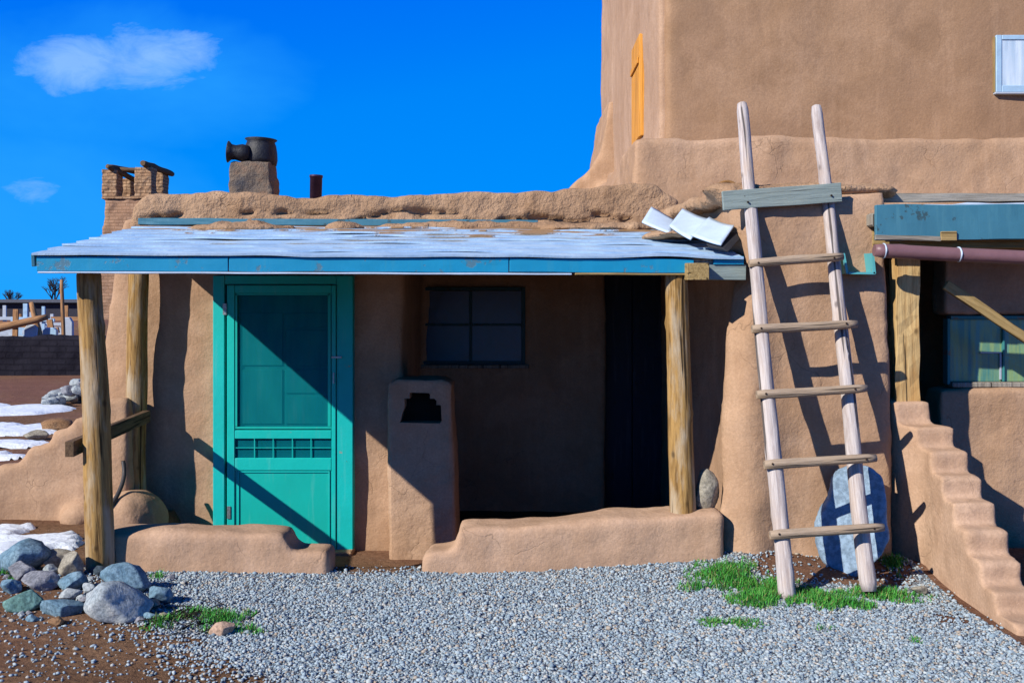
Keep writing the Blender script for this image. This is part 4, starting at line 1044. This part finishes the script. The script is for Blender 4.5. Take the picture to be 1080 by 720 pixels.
# raised graveyard ground so that the markers stand on earth
me = sheet(list(np.arange(-30, -8, 1.0)), list(np.arange(25.1, 56, 1.0)), lambda x, y: .25+.03*(y-25)+.12*noise.noise(Vector((x*.4,y*.4,0))))
tag(link('graveyard_ground', me, DIRT, None, True), kind='structure')
# far low building with flat roof
sh = thing('shed', (PX(50,80), 80, 0), 'long dark low shed at the far edge of the graveyard', 'shed')
boxes('wall', [(PX(-60,80), PX(100,80), 80, 86, -.2, 2.35)], plain('dark_shed_wall', (.035,.035,.05), .9), sh, 0)
boxes('roof', [(PX(-64,80), PX(104,80), 79.5, 86.5, 2.36, 2.62)], plain('shed_roof', (.09,.10,.13), .8), sh, 0)
# bare trees
BARK = plain('grey_bark', (.06,.055,.06), .9)
def bare_tree(px, ytop, D, label, seed):
    base = Vector((PX(px, D), D, -.1)); H = PZ(ytop, D)
    t = thing('bare_tree', base, label, 'tree', 'bare winter trees on the horizon'); rr = random.Random(seed)
    V = []; Fc = []
    def seg(p, q, r0, r1):
        d = (q-p).normalized(); x = d.orthogonal().normalized(); y = d.cross(x); o = len(V)
        for c, r in ((p, r0), (q, r1)):
            for j in range(5): a = j*1.2566; V.append(c+x*r*math.cos(a)+y*r*math.sin(a))
        for j in range(5): Fc.append((o+j, o+(j+1)%5, o+5+(j+1)%5, o+5+j))
    def grow(p, d, L, r, k):
        q = p+d*L; seg(p, q, r, r*.7)
        if k == 0: return
        for _ in range(3 if k < 4 else 4):
            nd = (d+Vector((rr.uniform(-1,1), rr.uniform(-1,1), rr.uniform(-.25,.6)))*.62).normalized()
            grow(p.lerp(q, rr.uniform(.6, 1)), nd, L*rr.uniform(.6,.82), r*.6, k-1)
    trunk_top = base+Vector((0,0,H*.28))
    log('trunk', base, trunk_top, .22, .17, BARK, t, seed, n=10, step=.5)
    grow(trunk_top-Vector((0,0,.1)), Vector((.05,0,1)), H*.24, .13, 5)
    link('crown', pymesh(V, Fc), BARK, t)
bare_tree(57, 283, 95, 'larger bare winter tree left of the front porch post', 4)
bare_tree(10, 296, 110, 'smaller bare winter tree at the left edge', 9)

# ------------------------------------------------------------------ camera, light, sky
cam = bpy.data.cameras.new('camera'); co = bpy.data.objects.new('camera', cam); C.objects.link(co)
co.location = (0, 0, HC); co.rotation_euler = (math.pi/2, 0, 0)
cam.sensor_width = 36; cam.lens = 36*F/1080; cam.shift_y = -30/1080; cam.clip_end = 3000
scene.camera = co
d = Vector((1.215, 1, -.977)).normalized()
sl = bpy.data.lights.new('sun', 'SUN'); so = bpy.data.objects.new('sun', sl); C.objects.link(so)
sl.energy = 5.0; sl.angle = math.radians(.53); sl.color = (1, .95, .87)
so.rotation_euler = d.to_track_quat('-Z', 'Y').to_euler(); so.location = -d*30
w = bpy.data.worlds.new('World'); scene.world = w; w.use_nodes = True; nt = w.node_tree
bg = nt.nodes['Background']; sky = N(nt, 'ShaderNodeTexSky', sky_type='NISHITA', sun_disc=False)
sky.sun_elevation = math.radians(31.8); sky.sun_rotation = math.radians(230.5)
sky.altitude = 2100; sky.air_density = 1.0; sky.dust_density = .2; sky.ozone_density = 3.0
tint = mix(nt, 1.0, sky.outputs[0], (.0, 1.0, 3.0), 'MULTIPLY')
tc = N(nt, 'ShaderNodeTexCoord'); sp = N(nt, 'ShaderNodeSeparateXYZ'); nt.links.new(tc.outputs['Generated'], sp.inputs[0])
cap = ramp(nt, sp.outputs[2], [(0, (.004,.40,1.0)), (.12, (.001,.27,.98)), (.30, (.0,.20,.92)), (.42, (.0,.14,.62)), (.7, (.0,.05,.24))])
vs = N(nt, 'ShaderNodeVectorMath', operation='SCALE'); nt.links.new(cap, vs.inputs[0]); vs.inputs['Scale'].default_value = 12.5; cap = vs.outputs[0]
tint = mix(nt, 1.0, tint, cap, 'DARKEN')
yy = math_(nt, 'MAXIMUM', sp.outputs[1], .05)
u = math_(nt, 'DIVIDE', sp.outputs[0], yy); v = math_(nt, 'DIVIDE', sp.outputs[2], yy)
cb = N(nt, 'ShaderNodeCombineXYZ'); nt.links.new(u, cb.inputs[0]); nt.links.new(math_(nt, 'MULTIPLY', v, 2.2), cb.inputs[1])
nz1 = tex_noise(nt, cb.outputs[0], 14, 8, .66, .5); nz2 = tex_noise(nt, cb.outputs[0], 2.5, 5, .6, .3)
def blob(cu, cv, ru, rv):
    a = math_(nt, 'POWER', math_(nt, 'ABSOLUTE', math_(nt, 'DIVIDE', math_(nt, 'SUBTRACT', u, cu), ru)), 2)
    b = math_(nt, 'POWER', math_(nt, 'ABSOLUTE', math_(nt, 'DIVIDE', math_(nt, 'SUBTRACT', v, cv), rv)), 2)
    return math_(nt, 'SUBTRACT', 1.0, math_(nt, 'ADD', a, b))
bl = math_(nt, 'MAXIMUM', math_(nt, 'MAXIMUM', blob(-.43, .250, .07, .030), blob(-.375, .256, .085, .032)), math_(nt, 'SUBTRACT', blob(-.484, .123, .04, .02), .62))
den = ramp(nt, math_(nt, 'ADD', math_(nt, 'MULTIPLY', math_(nt, 'MAXIMUM', bl, -1.0), .34), nz1), [(.50, 0), (.66, .28), (.9, .62)])
halo = math_(nt, 'MAXIMUM', blob(-.41, .24, .20, .075), blob(-.50, .06, .22, .13))
dh = math_(nt, 'MULTIPLY', ramp(nt, math_(nt, 'ADD', math_(nt, 'MULTIPLY', halo, .3), nz2), [(.42, 0), (.8, .7)]), 1)
c = mix(nt, dh, tint, (.3, 4.6, 13.0)); c = mix(nt, den, c, (4.6, 8.0, 13.0))
nt.links.new(c, bg.inputs['Color']); bg.inputs['Strength'].default_value = .07

scene.render.engine = 'CYCLES'
scene.cycles.diffuse_bounces = 1
scene.view_settings.view_transform = 'Standard'; scene.view_settings.look = 'None'
scene.view_settings.exposure = .2; scene.view_settings.gamma = 1
scene.render.resolution_x = 1024; scene.render.resolution_y = 682
